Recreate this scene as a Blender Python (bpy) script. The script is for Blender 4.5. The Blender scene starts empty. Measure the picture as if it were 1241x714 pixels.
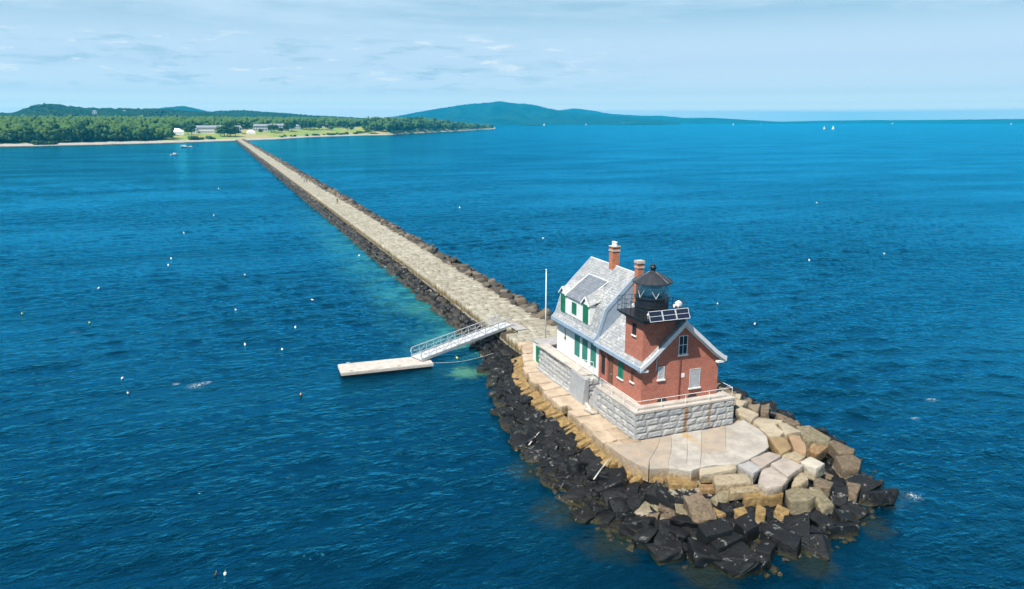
import bpy, bmesh, math, random
import numpy as np
from mathutils import Vector, Matrix, noise as mnoise
# World: x runs across the breakwater (to the open sea), y along it (to the shore), z up, water at z = 0.
random.seed(11)
RNG = np.random.default_rng(11)
scene = bpy.context.scene
COL = scene.collection
R_ = math.radians

# ------------------------------------------------------------------ materials
class NT:
    def __init__(self, name):
        self.m = bpy.data.materials.new(name); self.m.use_nodes = True
        self.t = self.m.node_tree; self.t.nodes.clear()
        self.out = self.n('ShaderNodeOutputMaterial')
    def n(self, typ, **kw):
        nd = self.t.nodes.new(typ)
        for k, v in kw.items():
            if k.startswith('i_'):
                nd.inputs[k[2:].replace('_', ' ')].default_value = v
            else: setattr(nd, k, v)
        return nd
    def l(self, a, b): self.t.links.new(a, b)
    def math(self, op, a, b=None, c=None, clamp=False):
        nd = self.n('ShaderNodeMath', operation=op, use_clamp=clamp)
        for i, v in enumerate((a, b, c)):
            if v is None: continue
            if isinstance(v, (int, float)): nd.inputs[i].default_value = v
            else: self.l(v, nd.inputs[i])
        return nd.outputs[0]
    def mix(self, fac, a, b, typ='MIX'):
        nd = self.n('ShaderNodeMix', data_type='RGBA', blend_type=typ)
        for s, v in ((nd.inputs[0], fac), (nd.inputs[6], a), (nd.inputs[7], b)):
            if isinstance(v, (int, float)): s.default_value = v
            elif isinstance(v, tuple): s.default_value = (*v[:3], 1)
            else: self.l(v, s)
        return nd.outputs[2]
    def sstep(self, x, lo, hi):
        nd = self.n('ShaderNodeMapRange', interpolation_type='SMOOTHSTEP')
        self.l(x, nd.inputs[0]); nd.inputs[1].default_value = lo; nd.inputs[2].default_value = hi
        return nd.outputs[0]
    def noise(self, vec, scale, detail=4, rough=.55, dist=0):
        nd = self.n('ShaderNodeTexNoise'); nd.inputs['Scale'].default_value = scale
        nd.inputs['Detail'].default_value = detail; nd.inputs['Roughness'].default_value = rough
        nd.inputs['Distortion'].default_value = dist
        if vec is not None: self.l(vec, nd.inputs['Vector'])
        return nd.outputs[0]
    def pos(self): return self.n('ShaderNodeNewGeometry').outputs['Position']
    def obj(self): return self.n('ShaderNodeTexCoord').outputs['Object']
    def rnd(self): return self.n('ShaderNodeObjectInfo').outputs['Random']
    def xyz(self, v):
        nd = self.n('ShaderNodeSeparateXYZ'); self.l(v, nd.inputs[0]); return nd.outputs
    def vec(self, x, y, z):
        nd = self.n('ShaderNodeCombineXYZ')
        for i, v in enumerate((x, y, z)):
            if isinstance(v, (int, float)): nd.inputs[i].default_value = v
            else: self.l(v, nd.inputs[i])
        return nd.outputs[0]
    def bump(self, h, strength=.4, dist=.05):
        nd = self.n('ShaderNodeBump'); nd.inputs['Strength'].default_value = strength
        nd.inputs['Distance'].default_value = dist; self.l(h, nd.inputs['Height']); return nd.outputs[0]
    def principled(self, color, rough=.7, normal=None, metal=0, spec=.5, **kw):
        p = self.n('ShaderNodeBsdfPrincipled')
        if isinstance(color, tuple): p.inputs['Base Color'].default_value = (*color[:3], 1)
        else: self.l(color, p.inputs['Base Color'])
        if isinstance(rough, (int, float)): p.inputs['Roughness'].default_value = rough
        else: self.l(rough, p.inputs['Roughness'])
        p.inputs['Metallic'].default_value = metal
        p.inputs['Specular IOR Level'].default_value = spec
        for k, v in kw.items(): p.inputs[k.replace('_', ' ')].default_value = v
        if normal is not None: self.l(normal, p.inputs['Normal'])
        self.l(p.outputs[0], self.out.inputs[0]); return self.m

def plain(name, c, rough=.6, var=.25, scale=3., bump=.15, metal=0, spec=.5):
    """painted or weathered surface: base colour broken up by two noises"""
    t = NT(name); p = t.obj()
    n1 = t.noise(p, scale, 5, .6); n2 = t.noise(p, scale * 9, 3, .6)
    f = t.math('ADD', t.math('MULTIPLY', n1, .65), t.math('MULTIPLY', n2, .35))
    f = t.sstep(f, .3, .7)
    a = tuple(x * (1 - var) for x in c); b = tuple(min(1, x * (1 + var * .45)) for x in c)
    return t.principled(t.mix(f, a, b), rough, t.bump(n2, bump, .02), metal, spec)

M = {}
M['white'] = plain('white_paint', (.72, .72, .69), .55, .12, 1.2)
M['trim'] = plain('trim_paint', (.58, .60, .62), .5, .12, 1.5)
M['gutter'] = plain('gutter_paint', (.27, .35, .44), .5, .15, 1.5)
M['endwall'] = plain('shaded_endwall', (.25, .31, .38), .7, .18, 1.5)  # whitish end wall in grazing sun, its blue-grey dimness put into the colour
M['green'] = plain('green_paint', (.010, .15, .075), .5, .25, 2)
M['greengrey'] = plain('faded_green_paint', (.035, .20, .15), .55, .3, 2)
M['black'] = plain('black_paint', (.012, .013, .016), .38, .3, 2)
M['blackroof'] = plain('black_metal', (.030, .031, .036), .42, .35, 2.5)
M['brown'] = plain('brown_wood', (.13, .055, .030), .7, .35, 3)
M['greyboard'] = plain('grey_boarding', (.42, .42, .43), .75, .25, 3)
M['concrete'] = plain('pale_concrete', (.42, .38, .335), .85, .3, 1.1)
M['planks'] = plain('grey_planks', (.33, .31, .30), .85, .35, 2.2)
M['alu'] = plain('aluminium', (.52, .53, .54), .42, .15, 2, metal=.15)
M['dockwood'] = plain('bleached_dock_boards', (.49, .44, .39), .85, .28, 1.6)
M['darkwood'] = plain('dark_wet_wood', (.03, .026, .022), .7, .4, 2)
M['rust'] = plain('rusty_pipe', (.15, .045, .03), .75, .4, 5)
M['drift'] = plain('driftwood', (.45, .42, .38), .85, .3, 4)
M['hullwhite'] = plain('white_hull', (.78, .78, .78), .4, .08, 2)
M['sail'] = plain('sail_cloth', (.82, .82, .80), .8, .06, 1)
M['yellow'] = plain('yellow_foam', (.72, .62, .12), .7, .2, 5)
M['orange'] = plain('orange_foam', (.75, .30, .10), .7, .2, 5)
M['bark'] = plain('bark', (.07, .05, .035), .9, .4, 2)
M['roofgrey'] = plain('far_roof', (.22, .24, .27), .8, .2, .4)
M['farwhite'] = plain('far_white_wall', (.70, .70, .70), .7, .1, .3)
M['tent'] = plain('tent_canvas', (.82, .81, .79), .8, .05, .4)
M['fargrey'] = plain('far_grey_wall', (.40, .44, .50), .7, .15, .3)
M['darkglass'] = NT('dark_glass').principled((.015, .02, .026), .12, None, 0, .6)
M['panel'] = NT('solar_cells').principled((.012, .016, .035), .16, None, 0, .6)
M['lensglass'] = NT('lens_glass').principled((.46, .62, .65), .08, None, 0, .8)

def glassmat():
    t = NT('lantern_pane'); g = t.n('ShaderNodeBsdfGlass'); g.inputs['IOR'].default_value = 1.2
    g.inputs['Roughness'].default_value = .02; g.inputs['Color'].default_value = (.72, .86, .88, 1)
    tr = t.n('ShaderNodeBsdfTransparent'); tr.inputs[0].default_value = (.72, .86, .88, 1)
    gl = t.n('ShaderNodeBsdfGlossy'); gl.inputs['Roughness'].default_value = .05
    mx = t.n('ShaderNodeMixShader'); mx.inputs[0].default_value = .14
    t.l(tr.outputs[0], mx.inputs[1]); t.l(gl.outputs[0], mx.inputs[2]); t.l(mx.outputs[0], t.out.inputs[0]); return t.m
M['pane'] = glassmat()

def wallvec(t):
    """(along the wall, height) from world position: walls facing x use y, the others use x"""
    g = t.n('ShaderNodeNewGeometry'); px, py, pz = t.xyz(g.outputs['Position'])
    nx, ny, nz = t.xyz(g.outputs['True Normal'])
    k = t.math('GREATER_THAN', t.math('ABSOLUTE', nx), t.math('ABSOLUTE', ny))
    u = t.math('ADD', t.math('MULTIPLY', k, py), t.math('MULTIPLY', t.math('SUBTRACT', 1., k), px))
    return u, pz, g.outputs['Position']

def brickmat():
    t = NT('red_brick'); u, z, p = wallvec(t)
    b = t.n('ShaderNodeTexBrick'); t.l(t.vec(u, z, 0.), b.inputs['Vector'])
    b.inputs['Color1'].default_value = (.41, .125, .078, 1); b.inputs['Color2'].default_value = (.30, .082, .054, 1)
    b.inputs['Mortar'].default_value = (.34, .19, .15, 1); b.inputs['Scale'].default_value = 1.
    b.inputs['Mortar Size'].default_value = .010; b.inputs['Brick Width'].default_value = .27
    b.inputs['Row Height'].default_value = .085; b.inputs['Bias'].default_value = .0
    n = t.noise(p, 1.3, 5, .65); n2 = t.noise(p, 7., 3)
    c = t.mix(t.sstep(n, .35, .7), b.outputs[0], (.47, .17, .11), 'MIX')
    c = t.mix(.55, b.outputs[0], c)
    c = t.mix(t.math('MULTIPLY', t.sstep(n2, .5, .7), .45), c, (.36, .20, .15)); c = t.mix(t.math('MULTIPLY', t.sstep(t.noise(p, 11., 2), .52, .7), .5), c, (.17, .042, .032))
    return t.principled(c, .85, t.bump(b.outputs['Fac'], -.3, .02), 0, .25)
M['brick'] = brickmat()
def chimneymat():
    t = NT('orange_brick'); u, z, p = wallvec(t)
    b = t.n('ShaderNodeTexBrick'); t.l(t.vec(u, z, 0.), b.inputs['Vector'])
    b.inputs['Color1'].default_value = (.46, .145, .060, 1); b.inputs['Color2'].default_value = (.35, .10, .045, 1)
    b.inputs['Mortar'].default_value = (.40, .24, .17, 1); b.inputs['Scale'].default_value = 1.
    b.inputs['Mortar Size'].default_value = .010; b.inputs['Brick Width'].default_value = .25; b.inputs['Row Height'].default_value = .085
    n = t.noise(p, 3., 5, .65)
    return t.principled(t.mix(t.sstep(n, .5, .75), b.outputs[0], (.25, .10, .06)), .85, t.bump(b.outputs['Fac'], -.3, .02), 0, .25)
M['chimney'] = chimneymat()

def slatemat(name, c1, c2, c3, rowh=.16):
    t = NT(name); p = t.pos(); x, y, z = t.xyz(p)
    g = t.n('ShaderNodeNewGeometry'); nx, ny, nz = t.xyz(g.outputs['True Normal'])
    b = t.n('ShaderNodeTexBrick'); t.l(t.vec(y, z, 0.), b.inputs['Vector'])
    b.inputs['Color1'].default_value = (*c1, 1); b.inputs['Color2'].default_value = (*c2, 1)
    b.inputs['Mortar'].default_value = tuple(v * .45 for v in c2) + (1,); b.inputs['Scale'].default_value = 1.
    b.inputs['Mortar Size'].default_value = .012; b.inputs['Brick Width'].default_value = .30
    b.inputs['Row Height'].default_value = rowh; b.inputs['Bias'].default_value = -.1
    n = t.noise(p, .9, 6, .7); n2 = t.noise(p, 5., 4, .7)
    c = t.mix(t.math('MULTIPLY', t.sstep(n2, .48, .6), .85), b.outputs[0], c3)
    c = t.mix(t.math('MULTIPLY', t.sstep(n, .42, .62), .6), c, tuple(v * .55 for v in c1)); c = t.mix(t.math('MULTIPLY', t.sstep(t.noise(p, 2.6, 5, .75), .55, .66), .7), c, tuple(min(1, v * 1.6) for v in c1))
    return t.principled(c, .55, t.bump(b.outputs['Fac'], -.5, .03), 0, .45)
M['slate'] = slatemat('pale_slates', (.345, .36, .375), (.19, .205, .225), (.37, .345, .30))
M['slate2'] = slatemat('blue_grey_slates', (.17, .195, .23), (.13, .15, .18), (.21, .21, .21))

def granitewall():
    t = NT('grey_granite'); u, z, p = wallvec(t); x, y, zz = t.xyz(p)
    a = t.n('ShaderNodeAttribute', attribute_name='tint').outputs['Fac']
    n = t.noise(p, 2.2, 6, .65); n2 = t.noise(p, 14., 4, .7)
    c = t.mix(t.sstep(n, .3, .7), (.30, .295, .285), (.47, .45, .41))
    c = t.mix(t.math('MULTIPLY', a, .6), c, (.25, .265, .29))
    c = t.mix(t.math('MULTIPLY', t.sstep(n2, .55, .75), .4), c, (.18, .175, .165))
    # rust runs from the two drains of the seaward face
    def run(x0, w):
        d = t.math('ABSOLUTE', t.math('SUBTRACT', t.math('ADD', x, t.math('MULTIPLY', t.math('SUBTRACT', n, .5), .25)), x0))
        return t.math('MULTIPLY', t.math('SUBTRACT', 1., t.sstep(d, w * .35, w)), t.math('LESS_THAN', y, 44.9))
    rr = t.math('MAXIMUM', run(31.50, .26), t.math('MULTIPLY', run(33.66, .17), .8))
    c = t.mix(t.math('MULTIPLY', rr, t.math('ADD', .45, t.math('MULTIPLY', n2, .6)), clamp=True), c, (.23, .11, .03))
    return t.principled(c, .85, t.bump(t.math('ADD', n, t.math('MULTIPLY', n2, .4)), .55, .05), 0, .3)
M['granite'] = granitewall()

def tidal(name, top, mid, dark=0., weed=.62, spots=.5, tint=False, bumps=.7):
    """granite in the tide: weed green at the waterline, black weed above it, ochre stain, then dry stone"""
    top = tuple(v * .79 for v in top); mid = tuple(v * .79 for v in mid)
    t = NT(name); p = t.pos(); x, y, z = t.xyz(p)
    n = t.noise(p, .9, 5, .6); n2 = t.noise(p, 3.5, 6, .7); n3 = t.noise(p, 16., 4, .7)
    zz = t.math('ADD', z, t.math('MULTIPLY', t.math('SUBTRACT', n2, .5), .9))
    rv = t.rnd()
    tp = t.mix(t.sstep(n, .3, .7), tuple(v * .78 for v in top), tuple(min(1, v * 1.16) for v in top))
    if tint:
        a = t.n('ShaderNodeAttribute', attribute_name='tint').outputs['Fac']
        tp = t.mix(t.math('MULTIPLY', t.math('POWER', a, 1.5), .8), tp, tuple(v * k for v, k in zip(top, (.60, .55, .49))))
        tp = t.mix(t.math('MULTIPLY', t.sstep(t.noise(p, .28, 5, .7), .5, .66), .5), tp, tuple(v * k for v, k in zip(top, (.66, .62, .56))))
    else:
        tp = t.mix(t.math('MULTIPLY', rv, .35), tp, tuple(v * k for v, k in zip(top, (.72, .66, .60))))
    tp = t.mix(t.math('MULTIPLY', t.sstep(n3, .52, .72), .45), tp, tuple(v * .52 for v in top))
    tp = t.mix(t.math('MULTIPLY', t.sstep(n2, .58, .72), .35), tp, tuple(v * k for v, k in zip(mid, (.9, .85, .8))))
    md = t.mix(t.sstep(n2, .35, .65), tuple(v * .60 for v in mid), tuple(v * 1.15 for v in mid))
    dry = t.mix(t.sstep(zz, 1.35, 1.95), md, tp)
    bl = t.mix(t.sstep(n3, .4, .7), (.0022, .0025, .003), (.0155, .0148, .0140))
    grn = t.mix(t.sstep(n3, .35, .65), (.010, .009, .003), (.050, .042, .015))
    wet = t.mix(t.sstep(zz, .08, .34), grn, bl)
    sp = t.math('MULTIPLY', t.sstep(t.noise(p, 1.7, 4, .6), .605, .64), t.sstep(n3, .47, .56))
    wet = t.mix(t.math('MULTIPLY', sp, spots), wet, (.42, .41, .38))
    edge = t.math('MULTIPLY', t.sstep(zz, weed - .06, weed + .04), t.math('SUBTRACT', 1., t.sstep(zz, weed + .04, weed + .2)))
    f = t.sstep(zz, weed, weed + .12)
    c = t.mix(f, wet, dry)
    c = t.mix(t.math('MULTIPLY', edge, .5), c, (.52, .46, .36))
    if name == 'armour_granite': c = t.mix(t.math('MULTIPLY', t.math('SUBTRACT', 1., t.sstep(a, .5, .72)), .85), c, t.mix(n3, (.012, .011, .010), (.075, .065, .052)))
    if name == 'walkway_granite':      # open joints and worn hollows
        c = t.mix(t.math('MULTIPLY', t.math('MULTIPLY', t.sstep(t.noise(p, 5.5, 5, .75), .60, .66), f), .75), c, (.075, .066, .048)); c = t.mix(t.math('MULTIPLY', t.sstep(t.noise(p, 2.2, 6, .75), .55, .68), .45), c, (.55, .52, .44))
    if name == 'apron_granite': c = t.mix(t.math('MULTIPLY', t.math('MULTIPLY', t.sstep(a, .2, .9), t.sstep(n, .25, .65)), .75), c, t.mix(n2, (.30, .20, .12), (.46, .34, .24)))
    if name == 'apron_granite':      # rust washed down from the plinth drain, dark lichen
        d = t.math('ABSOLUTE', t.math('SUBTRACT', t.math('ADD', x, t.math('MULTIPLY', t.math('SUBTRACT', n2, .5), 1.3)), 31.3))
        r = t.math('MULTIPLY', t.math('SUBTRACT', 1., t.sstep(d, .08, .5)), t.math('MULTIPLY', t.sstep(y, 41.6, 44.), t.sstep(n2, .35, .6)))
        c = t.mix(t.math('MULTIPLY', r, .8), c, (.42, .24, .05)); c = t.mix(t.math('MULTIPLY', t.sstep(t.noise(p, 1.4, 6, .75), .58, .72), .55), c, (.16, .155, .13))
    if dark: c = t.mix(dark, c, wet)
    h = t.math('ADD', t.math('MULTIPLY', n2, 1.), t.math('MULTIPLY', n3, .35))
    return t.principled(c, t.math('ADD', .50, t.math('MULTIPLY', f, .36)), t.bump(h, bumps, .16), 0, .32)
OCH = (.40, .245, .085)
ROCK = dict(
    gw=tidal('cream_granite', (.47, .40, .29), (.34, .255, .14)),
    pk=tidal('pink_granite', (.46, .40, .345), (.38, .30, .20)),
    wh=tidal('white_granite', (.58, .54, .45), (.50, .42, .29)),
    gg=tidal('grey_granite_block', (.45, .44, .43), (.36, .32, .26)),
    gr=tidal('weathered_grey_granite', (.30, .265, .185), (.25, .21, .13), weed=.5),
    br=tidal('brown_granite', (.27, .21, .145), (.19, .14, .09), weed=.42),
    oc=tidal('ochre_granite', (.36, .255, .135), (.33, .215, .085), weed=.5),
    orr=tidal('orange_granite', (.42, .28, .165), (.33, .20, .09), weed=.45),
    bk=tidal('black_weed_granite', (.05, .045, .04), (.05, .04, .03), dark=.94, weed=1.5, spots=.5))
ROCK['or'] = ROCK['orr']
M['paving'] = tidal('paving_granite', (.56, .435, .315), (.44, .315, .165), tint=True, bumps=.7)
M['apron'] = tidal('apron_granite', (.49, .45, .395), (.42, .30, .155), tint=True, bumps=.65)
M['walk'] = tidal('walkway_granite', (.45, .42, .335), (.21, .155, .065), tint=True, bumps=.6, weed=.9)
M['armour'] = tidal('armour_granite', (.25, .21, .16), (.13, .105, .08), tint=True, weed=1.3, spots=.95)
M['core'] = tidal('core_rubble', (.10, .085, .06), (.07, .055, .035), weed=1.0, spots=.2)

# ------------------------------------------------------------------ mesh building
class MB:
    def __init__(self): self.v = []; self.f = []; self.t = []
    def add(self, vs, fs, tint=None):
        o = len(self.v); self.v += [tuple(p) for p in vs]
        self.f += [tuple(i + o for i in q) for q in fs]
        self.t += [random.random() if tint is None else tint] * len(fs)
        return self
    def box(self, x0, x1, y0, y1, z0, z1, tint=None):
        v = [(x, y, z) for z in (z0, z1) for x, y in ((x0, y0), (x1, y0), (x1, y1), (x0, y1))]
        return self.add(v, [(3, 2, 1, 0), (4, 5, 6, 7), (0, 1, 5, 4), (1, 2, 6, 5), (2, 3, 7, 6), (3, 0, 4, 7)], tint)
    def beam(self, p0, p1, w, h, up=(0, 0, 1)):
        p0, p1 = Vector(p0), Vector(p1); d = (p1 - p0).normalized()
        s = d.cross(Vector(up))
        if s.length < 1e-4: s = d.cross(Vector((1, 0, 0)))
        s.normalize(); u = s.cross(d)
        v = [p + s * a * w / 2 + u * b * h / 2 for p in (p0, p1) for a, b in ((-1, -1), (1, -1), (1, 1), (-1, 1))]
        return self.add(v, [(3, 2, 1, 0), (4, 5, 6, 7), (0, 1, 5, 4), (1, 2, 6, 5), (2, 3, 7, 6), (3, 0, 4, 7)])
    def tube(self, p0, p1, r0, r1=None, n=8):
        r1 = r0 if r1 is None else r1; p0, p1 = Vector(p0), Vector(p1); d = (p1 - p0).normalized()
        s = d.cross(Vector((0, 0, 1)))
        if s.length < 1e-4: s = Vector((1, 0, 0))
        s.normalize(); u = s.cross(d); v = []
        for p, r in ((p0, r0), (p1, r1)):
            v += [p + (s * math.cos(2 * math.pi * i / n) + u * math.sin(2 * math.pi * i / n)) * r for i in range(n)]
        return self.add(v, [(i, (i + 1) % n, n + (i + 1) % n, n + i) for i in range(n)] + [tuple(range(n - 1, -1, -1)), tuple(range(n, 2 * n))])
    def prism(self, poly, z0, z1, shrink=1., tint=None):
        n = len(poly); cx = sum(p[0] for p in poly) / n; cy = sum(p[1] for p in poly) / n
        lo = [(cx + (p[0] - cx) * shrink, cy + (p[1] - cy) * shrink, z0) for p in poly]
        hi = [(p[0], p[1], z1 if len(p) < 3 else p[2]) for p in poly]
        return self.add(lo + hi, [tuple(range(n - 1, -1, -1)), tuple(range(n, 2 * n))] + [(i, (i + 1) % n, n + (i + 1) % n, n + i) for i in range(n)], tint)
    def prism_y(self, prof, y0, y1, tint=None):
        n = len(prof); v = [(x, y0, z) for x, z in prof] + [(x, y1, z) for x, z in prof]
        return self.add(v, [tuple(range(n)), tuple(range(2 * n - 1, n - 1, -1))] + [(i, n + i, n + (i + 1) % n, (i + 1) % n) for i in range(n)], tint)
    def lathe(self, prof, c=(0, 0, 0), n=16):
        v = []; f = []
        for r, z in prof: v += [(c[0] + r * math.cos(2 * math.pi * i / n), c[1] + r * math.sin(2 * math.pi * i / n), c[2] + z) for i in range(n)]
        for k in range(len(prof) - 1):
            f += [(k * n + i, k * n + (i + 1) % n, (k + 1) * n + (i + 1) % n, (k + 1) * n + i) for i in range(n)]
        f += [tuple(range(n - 1, -1, -1)), tuple(range((len(prof) - 1) * n, len(prof) * n))]
        return self.add(v, f)
    def build(self, name, mat, parent=None, smooth=False, fix=True):
        me = bpy.data.meshes.new(name); me.from_pydata(self.v, [], self.f); me.update()
        at = me.attributes.new('tint', 'FLOAT', 'FACE'); at.data.foreach_set('value', np.array(self.t, dtype=np.float32))
        if fix:
            bm = bmesh.new(); bm.from_mesh(me); bmesh.ops.recalc_face_normals(bm, faces=bm.faces[:]); bm.to_mesh(me); bm.free()
        if mat is not None: me.materials.append(mat)
        if smooth: me.polygons.foreach_set('use_smooth', [True] * len(me.polygons))
        o = bpy.data.objects.new(name, me); COL.objects.link(o)
        if parent is not None: o.parent = parent; o.matrix_parent_inverse = world_inv(parent)
        return o
def world_inv(p):
    m = Matrix.Identity(4)
    while p is not None: m = (Matrix.LocRotScale(p.location, p.rotation_euler, p.scale)) @ m if p.parent is None else p.matrix_parent_inverse @ Matrix.LocRotScale(p.location, p.rotation_euler, p.scale) @ m; p = p.parent
    return m.inverted()
def tag(o, label=None, cat=None, group=None, kind=None):
    for k, v in (('label', label), ('category', cat), ('group', group), ('kind', kind)):
        if v: o[k] = v
    return o
def thing(name, label, cat, loc=(0, 0, 0), group=None):
    o = bpy.data.objects.new(name, None); COL.objects.link(o); o.location = loc; o.empty_display_size = .3
    return tag(o, label, cat, group)
def mesh_np(name, V, F, mat, smooth=False, tint=None, kind=None):
    """mesh from numpy arrays: F is (n, k) with constant k"""
    me = bpy.data.meshes.new(name); k = F.shape[1]
    me.vertices.add(len(V)); me.vertices.foreach_set('co', V.astype(np.float32).ravel())
    me.loops.add(F.size); me.loops.foreach_set('vertex_index', F.astype(np.int32).ravel())
    me.polygons.add(len(F)); me.polygons.foreach_set('loop_start', np.arange(0, F.size, k, dtype=np.int32))
    me.polygons.foreach_set('loop_total', np.full(len(F), k, dtype=np.int32))
    if smooth: me.polygons.foreach_set('use_smooth', np.ones(len(F), dtype=bool))
    me.update(calc_edges=True); me.validate()
    if tint is not None:
        at = me.attributes.new('tint', 'FLOAT', 'FACE'); at.data.foreach_set('value', tint.astype(np.float32))
    me.materials.append(mat)
    o = bpy.data.objects.new(name, me); COL.objects.link(o)
    if kind: o['kind'] = kind
    return o
def copy_tree(o, parent=None):
    c = o.copy(); COL.objects.link(c)
    if parent is not None: c.parent = parent
    for ch in list(o.children): copy_tree(ch, c)
    return c
# ------------------------------------------------------------------ camera, sun, sky, air
cam = bpy.data.cameras.new('camera'); cam.sensor_width = 36.; cam.lens = 910. / 1241. * 36.
cam.clip_start = .5; cam.clip_end = 60000.
co = bpy.data.objects.new('camera', cam); COL.objects.link(co); scene.camera = co
co.location = (0, 0, 25); co.rotation_euler = (R_(90 - 12.9946), 0, R_(-21.267))
EL, AZ = R_(56), R_(32)                                   # sun: from the harbour side, a little towards the tip
SUN = Vector((-math.cos(EL) * math.cos(AZ), -math.cos(EL) * math.sin(AZ), math.sin(EL)))
sl = bpy.data.lights.new('sun', 'SUN'); sl.energy = 5.0; sl.angle = R_(.5); sl.color = (1., .95, .87)
so = bpy.data.objects.new('sun', sl); COL.objects.link(so); so.rotation_euler = (-SUN).to_track_quat('-Z', 'Y').to_euler()

world = bpy.data.worlds.new('World'); scene.world = world; world.use_nodes = True
wt = NT.__new__(NT); wt.t = world.node_tree; wt.t.nodes.clear()
wo = wt.n('ShaderNodeOutputWorld')
sky = wt.n('ShaderNodeTexSky', sky_type='NISHITA', sun_disc=False, sun_elevation=EL, altitude=20., air_density=1., dust_density=.6, ozone_density=2.2)
sky.sun_rotation = math.atan2(SUN.x, SUN.y)
b1 = wt.n('ShaderNodeBackground'); b1.inputs[1].default_value = .056
wt.l(wt.mix(.9, sky.outputs[0], (.40, .86, 1.), 'MULTIPLY'), b1.inputs[0])
d = wt.n('ShaderNodeTexCoord').outputs['Generated']; dx, dy, dz = wt.xyz(d)
den = wt.math('ADD', wt.math('MAXIMUM', dz, 0.), .045)
u, v = wt.math('DIVIDE', dx, den), wt.math('DIVIDE', dy, den)
P1 = wt.vec(u, v, 0.)
veil = wt.noise(wt.vec(wt.math('MULTIPLY', u, .22), wt.math('MULTIPLY', v, .34), 3.1), 1., 7, .58, .6)
veil2 = wt.noise(P1, 1.7, 6, .62)
vm = wt.sstep(wt.math('ADD', wt.math('MULTIPLY', veil, .8), wt.math('MULTIPLY', veil2, .2)), .30, .62)
hz = wt.math('SUBTRACT', 1., wt.sstep(dz, .075, .185))      # thicker veil towards the horizon
vm = wt.math('MULTIPLY', wt.math('MAXIMUM', wt.math('ADD', .30, wt.math('MULTIPLY', vm, .62)), wt.math('MULTIPLY', hz, .97)), wt.math('SUBTRACT', 1., wt.math('MULTIPLY', wt.sstep(dz, .22, .62), .82)))
b2 = wt.n('ShaderNodeBackground'); b2.inputs[1].default_value = 3.58 / 1.68
rp = wt.n('ShaderNodeValToRGB'); wt.l(wt.math('MULTIPLY', dz, 5.), rp.inputs[0]); rp.color_ramp.interpolation = 'LINEAR'
for i, (ps, c) in enumerate(((.07, (2.3, 2.0, 1.66)), (.105, (1.32, 1.36, 1.24)), (.17, (.86, .97, 1.05)), (.35, (.65, .80, .96)), (.7, (.68, .85, 1.0)))):
    e = rp.color_ramp.elements[i] if i < 2 else rp.color_ramp.elements.new(ps)
    e.position = ps; e.color = tuple(v / 3.4 for v in c) + (1,)
wt.l(rp.outputs[0], b2.inputs[0])
mx = wt.n('ShaderNodeMixShader'); wt.l(vm, mx.inputs[0]); wt.l(b1.outputs[0], mx.inputs[1]); wt.l(b2.outputs[0], mx.inputs[2])
# a low band of small flat cumulus over the land
band = wt.math('MULTIPLY', wt.sstep(dz, .030, .050), wt.math('SUBTRACT', 1., wt.sstep(dz, .088, .112)))
west = wt.math('SUBTRACT', 1., wt.sstep(dx, .25, .62))
cb = wt.noise(wt.vec(wt.math('MULTIPLY', dx, 15.), wt.math('MULTIPLY', dy, 15.), wt.math('MULTIPLY', dz, 95.)), 1., 6, .62, .3)
grey = wt.math('MULTIPLY', wt.math('MULTIPLY', wt.sstep(cb, .48, .70), band), wt.math('MULTIPLY', west, .85))
b3 = wt.n('ShaderNodeBackground'); b3.inputs[0].default_value = (.46, .67, .83, 1); b3.inputs[1].default_value = .58
m2 = wt.n('ShaderNodeMixShader'); wt.l(grey, m2.inputs[0]); wt.l(mx.outputs[0], m2.inputs[1]); wt.l(b3.outputs[0], m2.inputs[2])
ct = wt.noise(wt.vec(wt.math('MULTIPLY', dx, 24.), wt.math('MULTIPLY', dy, 24.), wt.math('MULTIPLY', dz, 120.)), 1., 5, .6, .2)
lit = wt.math('MULTIPLY', wt.math('MULTIPLY', wt.sstep(ct, .56, .72), band), wt.math('MULTIPLY', west, .9))
b4 = wt.n('ShaderNodeBackground'); b4.inputs[0].default_value = (.95, 1., 1., 1); b4.inputs[1].default_value = .62
m3 = wt.n('ShaderNodeMixShader'); wt.l(lit, m3.inputs[0]); wt.l(m2.outputs[0], m3.inputs[1]); wt.l(b4.outputs[0], m3.inputs[2])
wt.l(m3.outputs[0], wo.inputs[0])

ht = NT('haze_air'); pv = ht.n('ShaderNodeVolumePrincipled'); pv.inputs['Color'].default_value = (.02, .59, 1., 1)
pv.inputs['Density'].default_value = 1.3e-4; pv.inputs['Anisotropy'].default_value = .1
ht.l(pv.outputs[0], ht.out.inputs['Volume'])
hb = MB().box(-13600, 13600, -13600, 13600, -9., 216.).build('haze', ht.m); hb['kind'] = 'stuff'

vs = scene.view_settings; vs.view_transform = 'Standard'; vs.look = 'None'; vs.gamma = 1.; vs.exposure = .75
cy = scene.cycles; cy.max_bounces = 6; cy.diffuse_bounces = 3; cy.glossy_bounces = 3; cy.transmission_bounces = 4
cy.transparent_max_bounces = 8; cy.volume_bounces = 0; cy.use_denoising = True; cy.caustics_reflective = False; cy.caustics_refractive = False

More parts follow.
